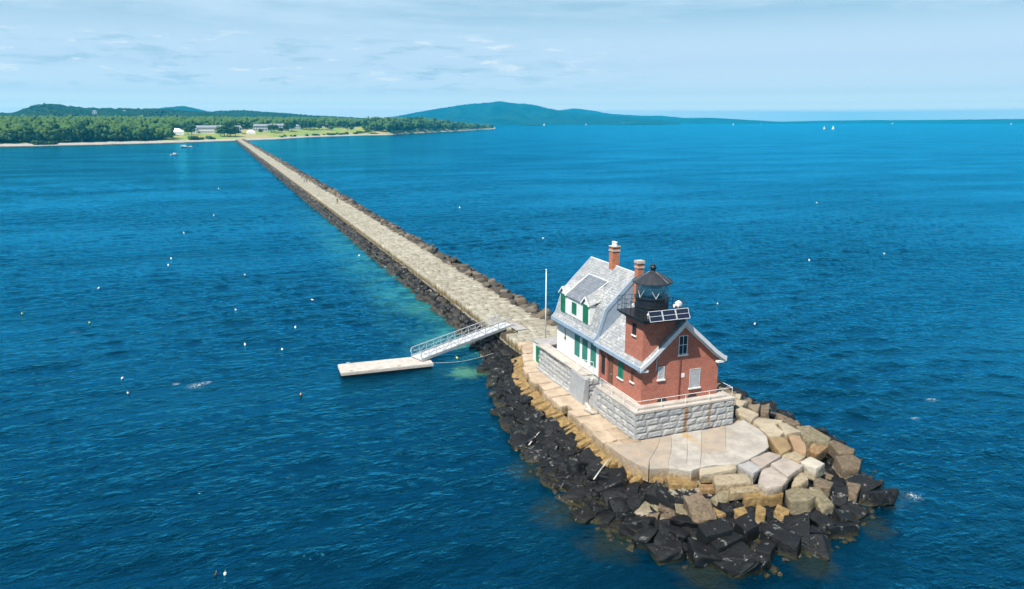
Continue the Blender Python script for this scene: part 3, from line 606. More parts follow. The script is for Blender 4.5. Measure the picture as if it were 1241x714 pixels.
BLOCKS = [
('gw', 'long cream granite block with a rough front, in front of the broad paving slab', [(29.59,38.56,1.75),(31.77,37.96,1.75),(31.29,36.77,1.75),(28.8,37.19,1.75)], 0.8),
('gg', 'pale grey wedge block between the paving slab and a black gap', [(31.76,38.81,1.98),(32.83,39,1.98),(32.96,37.91,1.98),(31.94,37.39,1.98)], 0.9),
('pk', 'pinkish flat-topped block touching the right corner of the paving slab', [(33.15,39.18,2),(35.38,39.87,2),(35.49,38.81,2),(32.95,37.79,2)], 0.8),
('gw', 'long tan beam of granite lying on top of another beam at the tip', [(29.75,37.11,1.5),(32.55,36.72,1.5),(31.99,35.93,1.5),(29.3,36.3,1.5)], 0.5),
('oc', 'long ochre beam of granite lowest on the front of the tip, black gap beneath', [(30.3,36.29,1.2),(33.28,36.12,1.2),(32.66,35.22,1.2),(29.87,35.64,1.2)], 0.5),
('pk', 'grey pink five-sided block between the two long beams and the flat pink slab', [(32.77,37.56,1.9),(33.93,38.05,1.9),(33.68,36.04,1.9),(32.73,35.41,1.9),(31.48,35.42,1.9),(31.46,36.28,1.9)], 0.8),
('pk', 'large flat pink-grey slab, square cornered, centre of the loose blocks', [(33.95,38,2),(35.48,38.63,2),(35.93,37.14,2),(33.72,36.09,2)], 0.6),
('wh', 'whitest squared block with a dark shaded side, right of the flat pink slab', [(36.27,37.82,1.95),(37.55,38.21,1.95),(37.68,36.92,1.95),(36.32,36.33,1.95),(36.05,37.12,1.95)], 0.9),
('gw', 'rounded egg-shaped cream boulder under the whitest block', [(33.66,35.64,1.7),(34.49,36.43,1.7),(35.61,36.99,1.7),(35.79,36.5,1.7),(35.09,35.71,1.7),(33.99,35.28,1.7)], 0.8),
('gr', 'big weathered grey block with a black foot, below the egg-shaped boulder', [(33.1,35.6,1.45),(34.03,35.78,1.45),(34.68,35.29,1.45),(34.56,34.27,1.45),(33.37,33.71,1.45),(32.2,34.17,1.45)], 1.0),
('gr', 'greenish slab sliding down beside the big weathered grey block', [(34.63,35.11,1.55),(35.32,34.92,1.55),(35.28,33.52,0.95),(33.96,33.12,0.95)], 0.6),
('br', 'squared brown-grey block right of the egg-shaped boulder', [(35.86,36.05,1.4),(36.59,36.26,1.4),(37,35.36,1.4),(35.97,34.66,1.4),(35.27,35.32,1.4)], 0.7),
('gw', 'long cream block pointing at the open sea, rightmost of the pale top row', [(39.45,43.86,2),(39.92,43.46,2),(39.69,41.6,2),(38.39,41.69,2)], 0.7),
('gw', 'broad cream block at the right rim of the paving slab', [(37.35,43.44,2),(38.94,43.92,2),(38.53,42.02,2),(37.86,41.7,2),(36.99,42.04,2)], 0.7),
('oc', 'yellowish block with a dark triangular gap on its left', [(37.1,42.04,1.88),(38.33,41.67,1.88),(37.28,39.8,1.88),(35.79,39.25,1.88),(36.5,40.87,1.88)], 0.8),
('or', 'rounded orange boulder between the cream blocks of the tip', [(38.7,41.81,1.9),(39.37,41.34,1.9),(38.54,39.67,1.9),(37.46,38.58,1.9),(37.25,39.6,1.9)], 0.9),
('gw', 'low beige slab under the rounded orange boulder', [(36.47,39.75,1.72),(37.5,39.54,1.72),(37.51,38.61,1.72),(36.56,38.16,1.72),(35.92,39.22,1.72)], 0.6),
('or', 'tan lump half under the long grey slab at the seaward rim', [(38.89,39.89,1.5),(40.12,40.6,1.5),(40.65,39.79,1.5),(39.35,39.14,1.5),(38.62,38.77,1.5)], 0.8),
('gr', 'longest grey-brown slab along the seaward rim of the tip', [(41.01,43.61,1.6),(42.11,43.21,1.5),(42.53,41.41,1.2),(41.66,40.71,1.2),(40.07,41.63,1.5)], 0.8),
('br', 'brown-topped block with a pale broken edge, at the outer right rim', [(41.61,40.69,1.2),(42.4,41.1,1.2),(42.65,39.18,1.2),(42.09,38.63,1.2),(41.02,39.05,1.2)], 0.8),
('br', 'dark leaning slab with a pale lower edge near the right waterline', [(40.14,38.64,1.2),(41.95,38.76,1),(42.2,38,0.8),(40.68,36.79,0.8),(39.32,36.89,1)], 0.8),
('br', 'dark boulder with a triangular pale top at the right of the tip', [(38.39,35.64,0.85),(38.93,34.95,0.85),(37.63,33.98,0.85),(37.23,34.29,0.85)], 1.0),
('gw', 'long pale slab lying at the right foot of the granite plinth', [(38.46,47.87,2.1),(38.85,47.09,2.1),(38.99,45.59,2.1),(37.53,44.66,2.1),(37.51,46.17,2.1)], 0.7),
('gw', 'narrow pale beam behind the broad cream block at the right rim', [(37.78,44.71,2),(38.43,45.14,2),(40.14,44.13,2),(39.7,43.73,2),(37.49,43.6,2)], 0.6),
('gw', 'small pale block beside the right corner of the granite plinth', [(39.16,48.72,2.2),(39.79,47.96,2.2),(38.82,47.33,2.2),(38.41,47.61,2.2)], 0.8),
('gw', 'small cream block under the end of the white railing', [(39.93,49.74,2.3),(40.26,49.34,2.3),(39.7,48.75,2.3),(39.33,49.03,2.3)], 0.9),
('br', 'brown squared boulder on the open-sea side near the railing end', [(39.98,48.1,1.8),(41.19,48.01,1.8),(40.1,46.8,1.8),(39.54,47.02,1.8)], 0.8),
('br', 'brown upright boulder closest to the sea beside the railing end', [(41.45,48.22,1.5),(42.47,48.34,1.5),(41.04,46.63,1.5),(40.4,46.88,1.5)], 0.9),
('br', 'dark brown slab behind the long cream block at the seaward rim', [(40.93,44.8,1.5),(42.09,44.58,1.5),(41.72,43.81,1.5),(40.56,44.15,1.5)], 0.7),
('gr', 'tilted slate-grey slab with a brown side below the long cream block', [(28.18,36.92,1),(29.5,37.31,1.3),(30.01,36.76,1.1),(28.6,36.04,0.7)], 0.5),
('br', 'dark brown slab tilted toward the water left of the slate-grey slab', [(27.3,37.91,0.9),(27.92,37.67,1.2),(27.98,36.75,0.9),(27.23,36.86,0.7)], 0.5),
('oc', 'tan block with a ragged lower edge just above the big black block', [(27.21,36.06,0.85),(27.92,36.5,0.85),(28.12,35.15,0.85),(27.42,34.95,0.85)], 0.7),
('oc', 'small tan-capped boulder under the left end of the ochre beam', [(28.96,35.56,0.8),(29.87,35.49,0.8),(29.58,34.76,0.8),(28.67,34.57,0.8)], 0.8),
('oc', 'upright tan pointed stone under the middle of the ochre beam', [(29.69,34.21,0.85),(30.95,35.62,0.85),(30.88,34.72,0.85),(30.18,34.02,0.85)], 0.9),
('oc', 'broken tan rubble block under the right end of the ochre beam', [(31.16,34.33,0.85),(32.14,35.09,0.85),(32.24,34.05,0.85),(31.43,33.4,0.85)], 0.9),
('oc', 'squared ochre block, left one of the ledge in front of the paving', [(26.34,41.21,1.3),(27.16,40.73,1.3),(26.45,39.68,1.3),(25.76,39.95,1.3)], 0.8),
('oc', 'longest ochre block of the ledge in front of the paving', [(27.13,40.48,1.3),(28.58,38.85,1.3),(28.23,38.35,1.3),(26.43,39.13,1.3)], 0.7),
('oc', 'ochre stone with a pale foot under the squared ochre block', [(26.06,40.26,0.75),(26.62,39.96,0.75),(26.08,38.99,0.75),(25.5,39.22,0.75)], 0.7),
('or', 'reddish stone under the longest ochre block', [(26.49,39.56,0.7),(27.48,39.25,0.7),(26.82,38.5,0.7),(26.32,38.85,0.7)], 0.6),
('or', 'dark orange block below the shaded end of the paving rim', [(28.52,38.63,1.15),(29.61,38.29,1.15),(29.27,37.55,1.15),(28.1,37.85,1.15)], 0.7),
('bk', 'largest black block at the waterline, a white line along its top edge', [(25.29,34.21,0.95),(27.59,34.56,0.95),(26.97,32.93,0.95),(24.94,32.87,0.95)], 1.3),
('bk', 'black stepped block in front of the largest black block', [(25.23,33.25,0.6),(27.29,33.31,0.6),(27.62,32.56,0.6),(25.3,32.04,0.6)], 1.2),
('bk', 'square black block right of the largest black block', [(27.82,34.02,0.8),(29.5,34.57,0.8),(28.99,33.05,0.8),(27.75,32.65,0.8)], 1.2),
('bk', 'long black boulder with white specks near the front waterline', [(28.99,32.9,0.6),(30.49,33.48,0.6),(30.77,31.34,0.6),(29.77,30.65,0.6),(29.18,31.47,0.6)], 1.1),
('bk', 'black pointed boulder lowest at the front waterline', [(27.51,31.61,0.35),(29.25,32.62,0.35),(29,31.5,0.35),(28,30.84,0.35)], 0.9),
('gw', 'cream rim block with a dark shaded end, front of the paving', [(28.47,38.53,1.98),(29.02,39.31,1.98),(31.57,38.92,1.98),(31.33,38.34,1.98),(29.56,38.31,1.98)], 0.7),
]
# ------------------------------------------------------------------ stones, each a thing of its own
def rough_up(bm, bevel, amp, freq, seed, sub=2, round_=0.):
    bmesh.ops.recalc_face_normals(bm, faces=bm.faces[:])
    bmesh.ops.bevel(bm, geom=bm.edges[:], offset=bevel, segments=2, profile=.6, affect='EDGES', clamp_overlap=True)
    bmesh.ops.triangulate(bm, faces=bm.faces[:])
    for _ in range(sub):
        lng = [e for e in bm.edges if e.calc_length() > .26]
        if lng: bmesh.ops.subdivide_edges(bm, edges=lng, cuts=1); bmesh.ops.triangulate(bm, faces=bm.faces[:])
    bm.normal_update(); off = Vector((seed * 7.13, seed * 3.7, seed * 1.9))
    for v in bm.verts:
        n = mnoise.fractal(v.co * freq + off, .7, 2.1, 4); m = mnoise.noise(v.co * freq * 4 + off)
        v.co += v.normal * (amp * n + amp * .35 * m)
def finish(bm, name, mat):
    me = bpy.data.meshes.new(name); bm.to_mesh(me); bm.free(); me.materials.append(mat)
    me.polygons.foreach_set('use_smooth', [True] * len(me.polygons))
    me.set_sharp_from_angle(angle=R_(34)); return me
def block_mesh(poly, h, seed, mat, name='granite_block', amp=.055):
    c = Vector([sum(p[i] for p in poly) / len(poly) for i in range(3)]); bm = bmesh.new(); n = len(poly); rg = random.Random(seed)
    top = [bm.verts.new(Vector(p) - c + Vector((rg.gauss(0, .03), rg.gauss(0, .03), rg.gauss(0, .035)))) for p in poly]
    bot = [bm.verts.new(Vector((p[0] - c.x, p[1] - c.y, 0)) * rg.uniform(.95, 1.14) + Vector((0, 0, p[2] - c.z - h))) for p in poly]
    bmesh.ops.convex_hull(bm, input=bm.verts[:])
    bmesh.ops.dissolve_limit(bm, angle_limit=R_(9), verts=bm.verts[:], edges=bm.edges[:])
    rough_up(bm, .085 if len(poly) < 6 else .16, amp, 1.15, seed)
    return finish(bm, name, mat), c
def boulder_mesh(seed, mat, name, boxy=.7):
    rg = random.Random(seed * 31 + 5); bm = bmesh.new(); sx, sy, sz = rg.uniform(.6, .98), rg.uniform(.48, .7), rg.uniform(.34, .5)
    for i in range(8):
        s = Vector(((i & 1) * 2 - 1, (i >> 1 & 1) * 2 - 1, (i >> 2 & 1) * 2 - 1))
        bm.verts.new(Vector((s.x * sx, s.y * sy, s.z * sz)) * rg.uniform(boxy, 1.05) + Vector((rg.gauss(0, .07), rg.gauss(0, .06), rg.gauss(0, .05))))
    for _ in range(4):
        d = Vector((rg.gauss(0, 1), rg.gauss(0, 1), rg.gauss(0, 1))).normalized(); bm.verts.new(Vector((d.x * sx, d.y * sy, d.z * sz)) * 1.18)
    bmesh.ops.convex_hull(bm, input=bm.verts[:])
    bmesh.ops.dissolve_limit(bm, angle_limit=R_(14), verts=bm.verts[:], edges=bm.edges[:])
    rough_up(bm, .06, .11, 1.7, seed)
    return finish(bm, name, mat)

centres = []
NTH = ['first', 'second', 'third', 'fourth', 'fifth', 'sixth', 'seventh', 'eighth', 'ninth', 'tenth', 'eleventh', 'twelfth', 'thirteenth', 'fourteenth', 'fifteenth', 'sixteenth', 'seventeenth', 'eighteenth', 'nineteenth', 'twentieth']
for k, q in enumerate(RIMB):
    q = [list(q[0]), list(q[1]), list(q[2]), list(q[3])]; j = random.gauss(0, .09); q[0][0] += j; q[3][0] += j + random.gauss(0, .05)
    zt = 2 + random.gauss(0, .025); out = [(q[0][0] + .12, q[0][1], zt - .05), (q[1][0], q[1][1], zt), (q[2][0], q[2][1], zt), (q[3][0] + .12, q[3][1], zt - .05)]
    me, c = block_mesh(out, .92, 150 + k, M['paving'], 'paving_block', .05); o = bpy.data.objects.new('paving_block', me); COL.objects.link(o); o.location = c
    tag(o, 'tan rim slab of the paved path below the houses, %s from the gangway' % NTH[k], 'paving block', 'rim slabs of the paved path'); o['kind'] = 'thing'
for k, (key, label, poly, h) in enumerate(BLOCKS):
    if key == 'bk': poly = [(x, y, z + .3) for x, y, z in poly]; h += .3
    elif max(p[2] for p in poly) < 1.35 and min(p[1] for p in poly) < 38: poly = [(x, y, z + .12) for x, y, z in poly]; h += .3
    me, c = block_mesh(poly, h, k + 3, ROCK[key]); o = bpy.data.objects.new('boulder' if key == 'bk' else 'granite_block', me); COL.objects.link(o); o.location = c
    tag(o, label, 'boulder' if key == 'bk' else 'granite block', 'loose stones around the paved tip')
    centres.append((c.x, c.y, max(math.hypot(p[0] - c.x, p[1] - c.y) for p in poly)))

# the ochre ledge one step below the rim of the paving, from the gangway round to the tip
LF = resample(RIM[1:15], 400); sp = np.cumsum([random.uniform(.6, 1.6) for _ in range(24)]); LR = LF[np.concatenate([[0], (sp / sp[-1] * 399).astype(int)])]; ordinals = ['first', 'second', 'third', 'fourth', 'fifth', 'sixth', 'seventh', 'eighth', 'ninth', 'tenth', 'eleventh', 'twelfth', 'thirteenth', 'fourteenth', 'fifteenth', 'sixteenth', 'seventeenth', 'eighteenth', 'nineteenth', 'twentieth', 'twenty-first', 'twenty-second', 'twenty-third', 'twenty-fourth', 'twenty-fifth', 'twenty-sixth']
for k in range(23):
    a, b = LR[k], LR[k + 1]; d = (b - a) / np.linalg.norm(b - a); nrm = np.array([d[1], -d[0]])
    if nrm[0] > .2: nrm = -nrm
    g = random.uniform(.05, .12); w0, w1 = random.uniform(.72, 1.08), random.uniform(.72, 1.08); inn = -.2
    q = [a + d * g + nrm * inn, b - d * g + nrm * inn, b - d * (g + random.uniform(0, .2)) + nrm * w1, a + d * (g + random.uniform(0, .2)) + nrm * w0]
    zt = random.uniform(1.08, 1.34)
    me, c = block_mesh([(*q[0], zt + .06), (*q[1], zt + .06), (*q[2], zt - random.uniform(.15, .42)), (*q[3], zt - random.uniform(.15, .42))], .85, 70 + k, ROCK['oc'], 'granite_block', .032)
    o = bpy.data.objects.new('granite_block', me); COL.objects.link(o); o.location = c
    tag(o, 'ochre stained block of the ledge below the paving, %s along from the gangway' % ordinals[k], 'granite block', 'ochre ledge under the paving rim')
    centres.append((c.x, c.y, .72))

# black and brown boulders between the ledge and the water
PB = [boulder_mesh(k, ROCK['bk'], 'boulder') for k in range(12)]
PR = [boulder_mesh(40 + k, ROCK['br' if k % 3 else 'gr'], 'boulder', .8) for k in range(9)]
pts = []
tries = 0; NB = 0
while tries < 60000 and len(pts) < 262:
    tries += 1; i = random.randrange(NR); t = random.uniform(.03, .99); j = min(i + 1, NR - 1)
    P = RP[i] * (1 - t) + WP[i] * t + RNG.normal(0, .08, 2)
    if P[1] > 78: continue
    right = P[0] > 35 and P[1] > 41
    if right and P[0] < 37.2: continue
    if not right and P[0] < 31 and t < .23: continue
    sz = random.uniform(.72, 1.42) * (1.12 if right else 1)
    if any(math.hypot(P[0] - c[0], P[1] - c[1]) < c[2] * .95 + .12 * sz for c in centres): continue
    if any(math.hypot(P[0] - c[0], P[1] - c[1]) < .37 * (sz + c[2]) + .10 for c in pts): continue
    pts.append((P[0], P[1], sz, t, right))
print('boulders', len(pts))
for x, y, sz, t, right in pts:
    zc = mound_z(np.array(t)) + (-.16 + .2 * random.random()) * sz + (.28 if right or y < 36 else 0)
    dry = (right and t < .8) or (x > 35.5 and t < .6) or (y < 38.5 and t < .62 and random.random() < .42)
    o = bpy.data.objects.new('boulder', random.choice(PR if dry else PB)); COL.objects.link(o)
    if right and t < .4: zc += .35
    o.location = (x, y, float(zc)); o.rotation_euler = (random.gauss(0, .2), random.gauss(0, .2), random.uniform(0, 6.28)); o.scale = [sz * random.uniform(.85, 1.18) for _ in range(3)]
    if dry and not (right or x > 35.5): tag(o, 'brown boulder among the black ones at the rounded end of the breakwater', 'boulder', 'brown boulders round the tip')
    elif dry: tag(o, 'brown boulder heaped on the open-sea side of the lighthouse', 'boulder', 'brown boulders on the open-sea side of the island')
    elif right or x > 36: tag(o, 'black boulder low on the open-sea side of the lighthouse', 'boulder', 'black boulders on the open-sea side of the island')
    elif y < 40: tag(o, 'black weedy boulder at the rounded end of the breakwater', 'boulder', 'black boulders round the tip')
    else: tag(o, 'black weedy boulder between the ochre ledge and the harbour water', 'boulder', 'black boulders below the ochre ledge')

# smaller weedy stones that fill the gaps between the boulders
def fill():
    g = np.random.default_rng(8); V = []; F = []; o = 0; base = []
    for k in range(8):
        bm = bmesh.new()
        for _ in range(11):
            dv = Vector((g.normal(), g.normal(), g.normal())).normalized(); bm.verts.new(Vector((dv.x, dv.y * .8, dv.z * .65)))
        bmesh.ops.convex_hull(bm, input=bm.verts[:]); bmesh.ops.triangulate(bm, faces=bm.faces[:])
        for v in [v for v in bm.verts if not v.link_faces]: bm.verts.remove(v)
        bm.verts.ensure_lookup_table(); bm.verts.index_update(); base.append((np.array([v.co[:] for v in bm.verts]), np.array([[v.index for v in f.verts] for f in bm.faces]))); bm.free()
    for _ in range(2600):
        i = g.integers(NR); t = g.uniform(.02, 1.1); P = RP[i] * (1 - t) + WP[i] * t + g.normal(0, .1, 2)
        if P[1] > 80 or (t < .26 and P[0] < 31): continue
        v, f = base[g.integers(8)]; c = g.uniform(0, 6.28); Rm = np.array(Matrix.Rotation(c, 3, 'Z') @ Matrix.Rotation(g.normal(0, .5), 3, 'X')); s = g.uniform(.2, .46)
        V.append((v * s) @ Rm.T + np.array([P[0], P[1], float(mound_z(np.array(t))) + g.uniform(-.05, .14)])); F.append(f + o); o += len(v)
    tag(mesh_np('rubble', np.concatenate(V), np.concatenate(F), ROCK['bk'], False, None, 'stuff'), 'small black weedy rubble filling the gaps between the boulders', 'rubble')
fill()
# the two long slopes of the breakwater: thousands of stones, one mass
def armour():
    base = []
    for k in range(10):
        bm = bmesh.new(); rg = random.Random(900 + k)
        for i in range(8): bm.verts.new(Vector((((i & 1) * 2 - 1) * rg.uniform(.5, .85), ((i >> 1 & 1) * 2 - 1) * rg.uniform(.4, .62), ((i >> 2 & 1) * 2 - 1) * rg.uniform(.3, .5))))
        for _ in range(6):
            d = Vector((rg.gauss(0, 1), rg.gauss(0, 1), rg.gauss(0, 1))).normalized(); bm.verts.new(Vector((d.x * .85, d.y * .6, d.z * .5)))
        bmesh.ops.convex_hull(bm, input=bm.verts[:]); bmesh.ops.bevel(bm, geom=bm.edges[:], offset=.07, segments=1, affect='EDGES', clamp_overlap=True); bmesh.ops.triangulate(bm, faces=bm.faces[:])
        bm.verts.ensure_lookup_table(); bm.verts.index_update()
        base.append((np.array([v.co[:] for v in bm.verts]), np.array([[v.index for v in f.verts] for f in bm.faces]))); bm.free()
    V = []; F = []; T = []; o = 0; g = np.random.default_rng(3)
    def put(x, y, z, s, tint):
        nonlocal o
        v, f = base[g.integers(10)]; e = g.normal(0, .3, 2); c = g.uniform(0, 6.28)
        Rm = np.array(Matrix.Rotation(c, 3, 'Z') @ Matrix.Rotation(e[0], 3, 'X') @ Matrix.Rotation(e[1], 3, 'Y'))
        V.append((v * s * g.uniform(.8, 1.2, 3)) @ Rm.T + np.array([x, y, z])); F.append(f + o); T.append(np.full(len(f), tint)); o += len(v)
    y = 77.
    while y < 1062:
        st = .84 if y < 220 else (1.15 if y < 450 else 1.9); k = st / .84
        for x, z in ((27.55, .62), (27.0, .25), (26.35, -.12)):
            if y < 79 and x > 27.2: continue
            if g.random() < .93: put(x + g.normal(0, .14), y + g.normal(0, .2), z + g.normal(0, .09), g.uniform(.6, .95) * min(k, 1.5), g.random())
        for x, z in ((34.95, 1.62), (35.75, 1.5), (36.55, 1.15), (37.35, .65), (38.15, .1)):
            if g.random() < .92: put(x + g.normal(0, .22), y + g.normal(0, .3), z + g.normal(0, .22), g.uniform(.6, 1.2) * min(k, 1.5), g.random())
        y += st
    ob = mesh_np('rock_armour', np.concatenate(V), np.concatenate(F), M['armour'], False, np.concatenate(T), 'stuff')
    tag(ob, 'black and brown stones along both flanks of the long breakwater', 'rock armour')
armour()
for p0, p1, lab in (((22.4, 42.1, 1.05), (24.6, 43.8, 1.55), 'bleached driftwood pole leaning on black boulders under the paved corner'),
                    ((20.9, 50.1, .45), (22.2, 51.0, 1.0), 'pale driftwood stick at the waterline below the ochre ledge')):
    m = MB(); q = (Vector(p0) + Vector(p1)) / 2 + Vector((.05, .04, .05)); m.tube(p0, q, .06, .05); m.tube(q, p1, .05, .035)
    tag(m.build('driftwood_pole', M['drift'], None, True), lab, 'driftwood')
# ------------------------------------------------------------------ granite plinth and terrace
def coursed(mb, p0, p1, z0, z1, rows, depth=.22, proud=.0, lean=0., blen=(.7, 1.35)):
    """rock-faced blocks along the ground line p0 -> p1, outside on the right hand"""
    p0, p1 = np.array(p0, float), np.array(p1, float); L = np.linalg.norm(p1 - p0); d = (p1 - p0) / L; n = np.array([d[1], -d[0]]); rh = (z1 - z0) / rows
    for r in range(rows):
        u = -random.uniform(0, .5)
        while u < L:
            l = random.uniform(*blen); a, b = max(u, 0) + .012, min(u + l, L) - .012; u += l
            if L - u < .3: b = L - .012; u = L
            if b - a < .1: continue
            za, zb = z0 + r * rh + .012, z0 + (r + 1) * rh - .012; f = proud + random.uniform(-.015, .03); off = -lean * ((za + zb) / 2 - z0)
            nu, nv = 5, 4; vs = []; tint = random.random()
            for j in range(nv + 1):
                for i in range(nu + 1):
                    edge = i in (0, nu) or j in (0, nv)
                    q = p0 + d * (a + (b - a) * i / nu) + n * (off + f + (-.02 if edge else random.uniform(.005, .05)))
                    vs.append((q[0], q[1], za + (zb - za) * j / nv))
            fs = [(j * (nu + 1) + i, j * (nu + 1) + i + 1, (j + 1) * (nu + 1) + i + 1, (j + 1) * (nu + 1) + i) for j in range(nv) for i in range(nu)]
            k = len(vs); ring = [i for i in range(nu + 1)] + [(j + 1) * (nu + 1) - 1 for j in range(1, nv + 1)] + [nv * (nu + 1) + i for i in range(nu - 1, -1, -1)] + [j * (nu + 1) for j in range(nv - 1, 0, -1)]
            back = []
            for i in ring: back.append((vs[i][0] - n[0] * depth, vs[i][1] - n[1] * depth, vs[i][2]))
            vs += back; m = len(ring)
            fs += [(ring[i], k + i, k + (i + 1) % m, ring[(i + 1) % m]) for i in range(m)]
            mb.add(vs, fs, tint)
plinth = thing('granite_plinth', 'grey granite block plinth with rust streaks under the brick lighthouse', 'plinth', (31.5, 47.8, 2))
m = MB()
coursed(m, (27.15, 50.85), (27.15, 44.80), 1.97, 4.05, 4)
coursed(m, (27.15, 44.80), (35.9, 44.80), 1.97, 4.05, 4)
coursed(m, (35.9, 44.80), (35.9, 52.0), 1.97, 4.05, 4)
coursed(m, (28.2, 50.85), (27.15, 50.85), 1.97, 4.05, 4)
m.box(27.25, 35.8, 44.9, 50.75, 1.5, 4.02)
m.build('block_wall', M['granite'], plinth, fix=True)
m = MB(); m.box(27.10, 35.95, 44.74, 50.9, 4.055, 4.20); m.build('coping', M['concrete'], plinth)
m = MB(); m.box(27.55, 35.4, 45.12, 50.9, 4.202, 4.32); m.build('landing', M['concrete'], plinth)
m = MB(); m.tube((27.3, 46.0, 4.205), (27.3, 50.7, 4.205), .03); m.build('pipe', M['planks'], plinth)

foundation = thing('house_foundation', 'granite foundation carrying the white house beside the brick lighthouse', 'foundation', (31.5, 57, 2))
m = MB(); m.box(28.3, 35.2, 50.92, 61.0, 1.5, 4.34)
coursed(m, (35.25, 50.95), (35.25, 61.), 1.97, 4.34, 4); coursed(m, (35.2, 61.02), (28.3, 61.02), 1.97, 4.34, 4); coursed(m, (28.25, 52.6), (28.25, 50.95), 1.97, 4.3, 4)
m.build('block_wall', M['granite'], foundation)

terrace = thing('stone_terrace', 'granite walled terrace with pinkish floor along the white house', 'terrace', (27.7, 58, 2))
m = MB()
coursed(m, (27.32, 63.15), (27.12, 52.75), 1.97, 4.12, 5, .3, lean=.06, blen=(.55, 1.1))
coursed(m, (27.05, 52.72), (28.3, 52.72), 1.97, 4.12, 4, .3, blen=(.9, 1.3))
m.box(27.42, 28.5, 52.85, 63.0, 1.5, 4.1)
m.build('block_wall', M['granite'], terrace)
m = MB()
for y in np.arange(53.6, 63.1, 1.2): m.box(27.18 + random.uniform(-.02, .02), 28.3, y + .012, y + 1.19, 4.125, 4.24 + random.uniform(-.012, .012))
m.build('floor', M['concrete'], terrace)
m = MB()
for y in np.arange(54.2, 62.9, 1.45): m.box(26.93, 27.2, y + .02, y + 1.43, 1.97, 2.16 + random.uniform(-.03, .03))
m.build('kerb', M['granite'], terrace)
m = MB()  # sloping wing wall at the near end of the terrace
m.add([(26.75, 52.62, 1.97), (27.3, 52.62, 1.97), (27.3, 55.6, 1.97), (26.95, 55.6, 1.97), (27.02, 52.66, 4.16), (27.36, 52.66, 4.16), (27.36, 55.6, 4.16), (27.1, 55.6, 4.16)],
      [(3, 2, 1, 0), (4, 5, 6, 7), (0, 1, 5, 4), (1, 2, 6, 5), (2, 3, 7, 6), (3, 0, 4, 7)]); m.build('wing_wall', M['granite'], terrace)
steps = MB()
for k in range(5): steps.box(27.3, 28.25, 51.0 + .02 * k, 52.55 - .27 * k, 2. + .42 * k, 2.41 + .42 * k)
tag(steps.build('stone_steps', M['granite']), 'stone steps between the granite plinth and the terrace', 'steps')
for k, (x, y, l, a) in enumerate(((26.9, 51.9, 1.5, .25), (26.6, 51.0, 1.2, -.2))):
    m = MB(); m.beam((x - l / 2 * math.sin(a), y - l / 2 * math.cos(a), 2.1), (x + l / 2 * math.sin(a), y + l / 2 * math.cos(a), 2.14), .26, .12)
    tag(m.build('timber_plank', M['drift']), ('longer' if k == 0 else 'shorter') + ' loose pale plank lying at the foot of the granite plinth', 'plank')

def railing(pts, h, name, label, mat, r=.032, rails=(1., .5), group=None, cat='railing', step=1.6, parent=None):
    t = thing(name, label, cat, pts[0], group) if parent is None else None; par = t or parent; pm = MB(); rm = []
    for a, b in zip(pts[:-1], pts[1:]):
        a, b = Vector(a), Vector(b); n = max(1, round((b - a).length / step))
        for i in range(n + 1):
            if i == 0 and a != Vector(pts[0]): continue
            q = a.lerp(b, i / n); o = MB().tube(q, q + Vector((0, 0, h)), r, n=6).build('post', mat, par)
        for f in rails:
            MB().tube(a + Vector((0, 0, h * f)), b + Vector((0, 0, h * f)), r * .9, n=6).build('rail', mat, par)
    return par
railing([(27.3, 50.6, 4.2), (27.3, 44.95, 4.2), (35.75, 44.95, 4.2), (35.75, 47.2, 4.2)], .78, 'plinth_railing', 'low white pipe railing round the edge of the granite plinth', M['white'], .02, (1.,), step=2.1)
railing([(27.25, 53.0, 4.2), (27.25, 54.6, 4.2)], 1.0, 'terrace_railing', 'white pipe railing at the near end of the stone terrace', M['white'], .026, (1.,), step=1.6)
railing([(27.35, 54.75, 4.2), (28.1, 53.4, 4.2)], 1.15, 'terrace_railing', 'short white pipe rail ending at the corner of the white house', M['white'], .026, (1.,), step=1.6)

# bulkhead with the green door at the far end of the terrace
bulk = thing('cellar_bulkhead', 'low white shed with green door and plank roof at the terrace end', 'shed', (28.8, 64.2, 2))
m = MB(); m.box(27.68, 30.6, 63.17, 65.35, 1.9, 3.98); m.build('wall', M['white'], bulk)
m = MB(); m.add([(27.6, 63.05, 4.10), (30.8, 63.05, 4.16), (30.8, 65.45, 4.10), (27.6, 65.45, 4.04), (27.6, 63.05, 3.99), (30.8, 63.05, 4.05), (30.8, 65.45, 3.99), (27.6, 65.45, 3.985)],
      [(0, 1, 2, 3), (7, 6, 5, 4), (0, 4, 5, 1), (1, 5, 6, 2), (2, 6, 7, 3), (3, 7, 4, 0)]); m.build('plank_roof', M['planks'], bulk)
m = MB(); m.box(27.62, 27.68, 63.45, 64.55, 2.12, 3.72); dr = m.build('door', M['green'], bulk)
m = MB(); m.box(27.595, 27.62, 63.5, 64.5, 2.85, 2.95); m.build('rail', M['green'], dr)
m = MB(); m.tube((27.57, 63.62, 2.9), (27.57, 63.78, 2.9), .025); m.build('handle', M['alu'], dr)
m = MB(); m.box(30.3, 31.2, 60.95, 61.9, 2.0, 3.1); m.box(30.45, 31.05, 60.9, 61.5, 3.1, 3.5)
tag(m.build('utility_box', M['planks']), 'grey brown utility box against the far corner of the white house', 'utility box')
pole = thing('flagpole', 'tall bare white flagpole behind the plank roofed shed', 'flagpole', (31.15, 70.2, 2))
MB().tube((31.15, 70.2, 2.), (31.15, 70.2, 9.85), .075, .045, 10).build('pole', M['white'], pole, True)
MB().lathe([(.01, 9.83), (.07, 9.88), (.09, 9.94), (.06, 10.01), (.01, 10.03)], (31.15, 70.2, 0), 10).build('truck_ball', M['white'], pole, True)
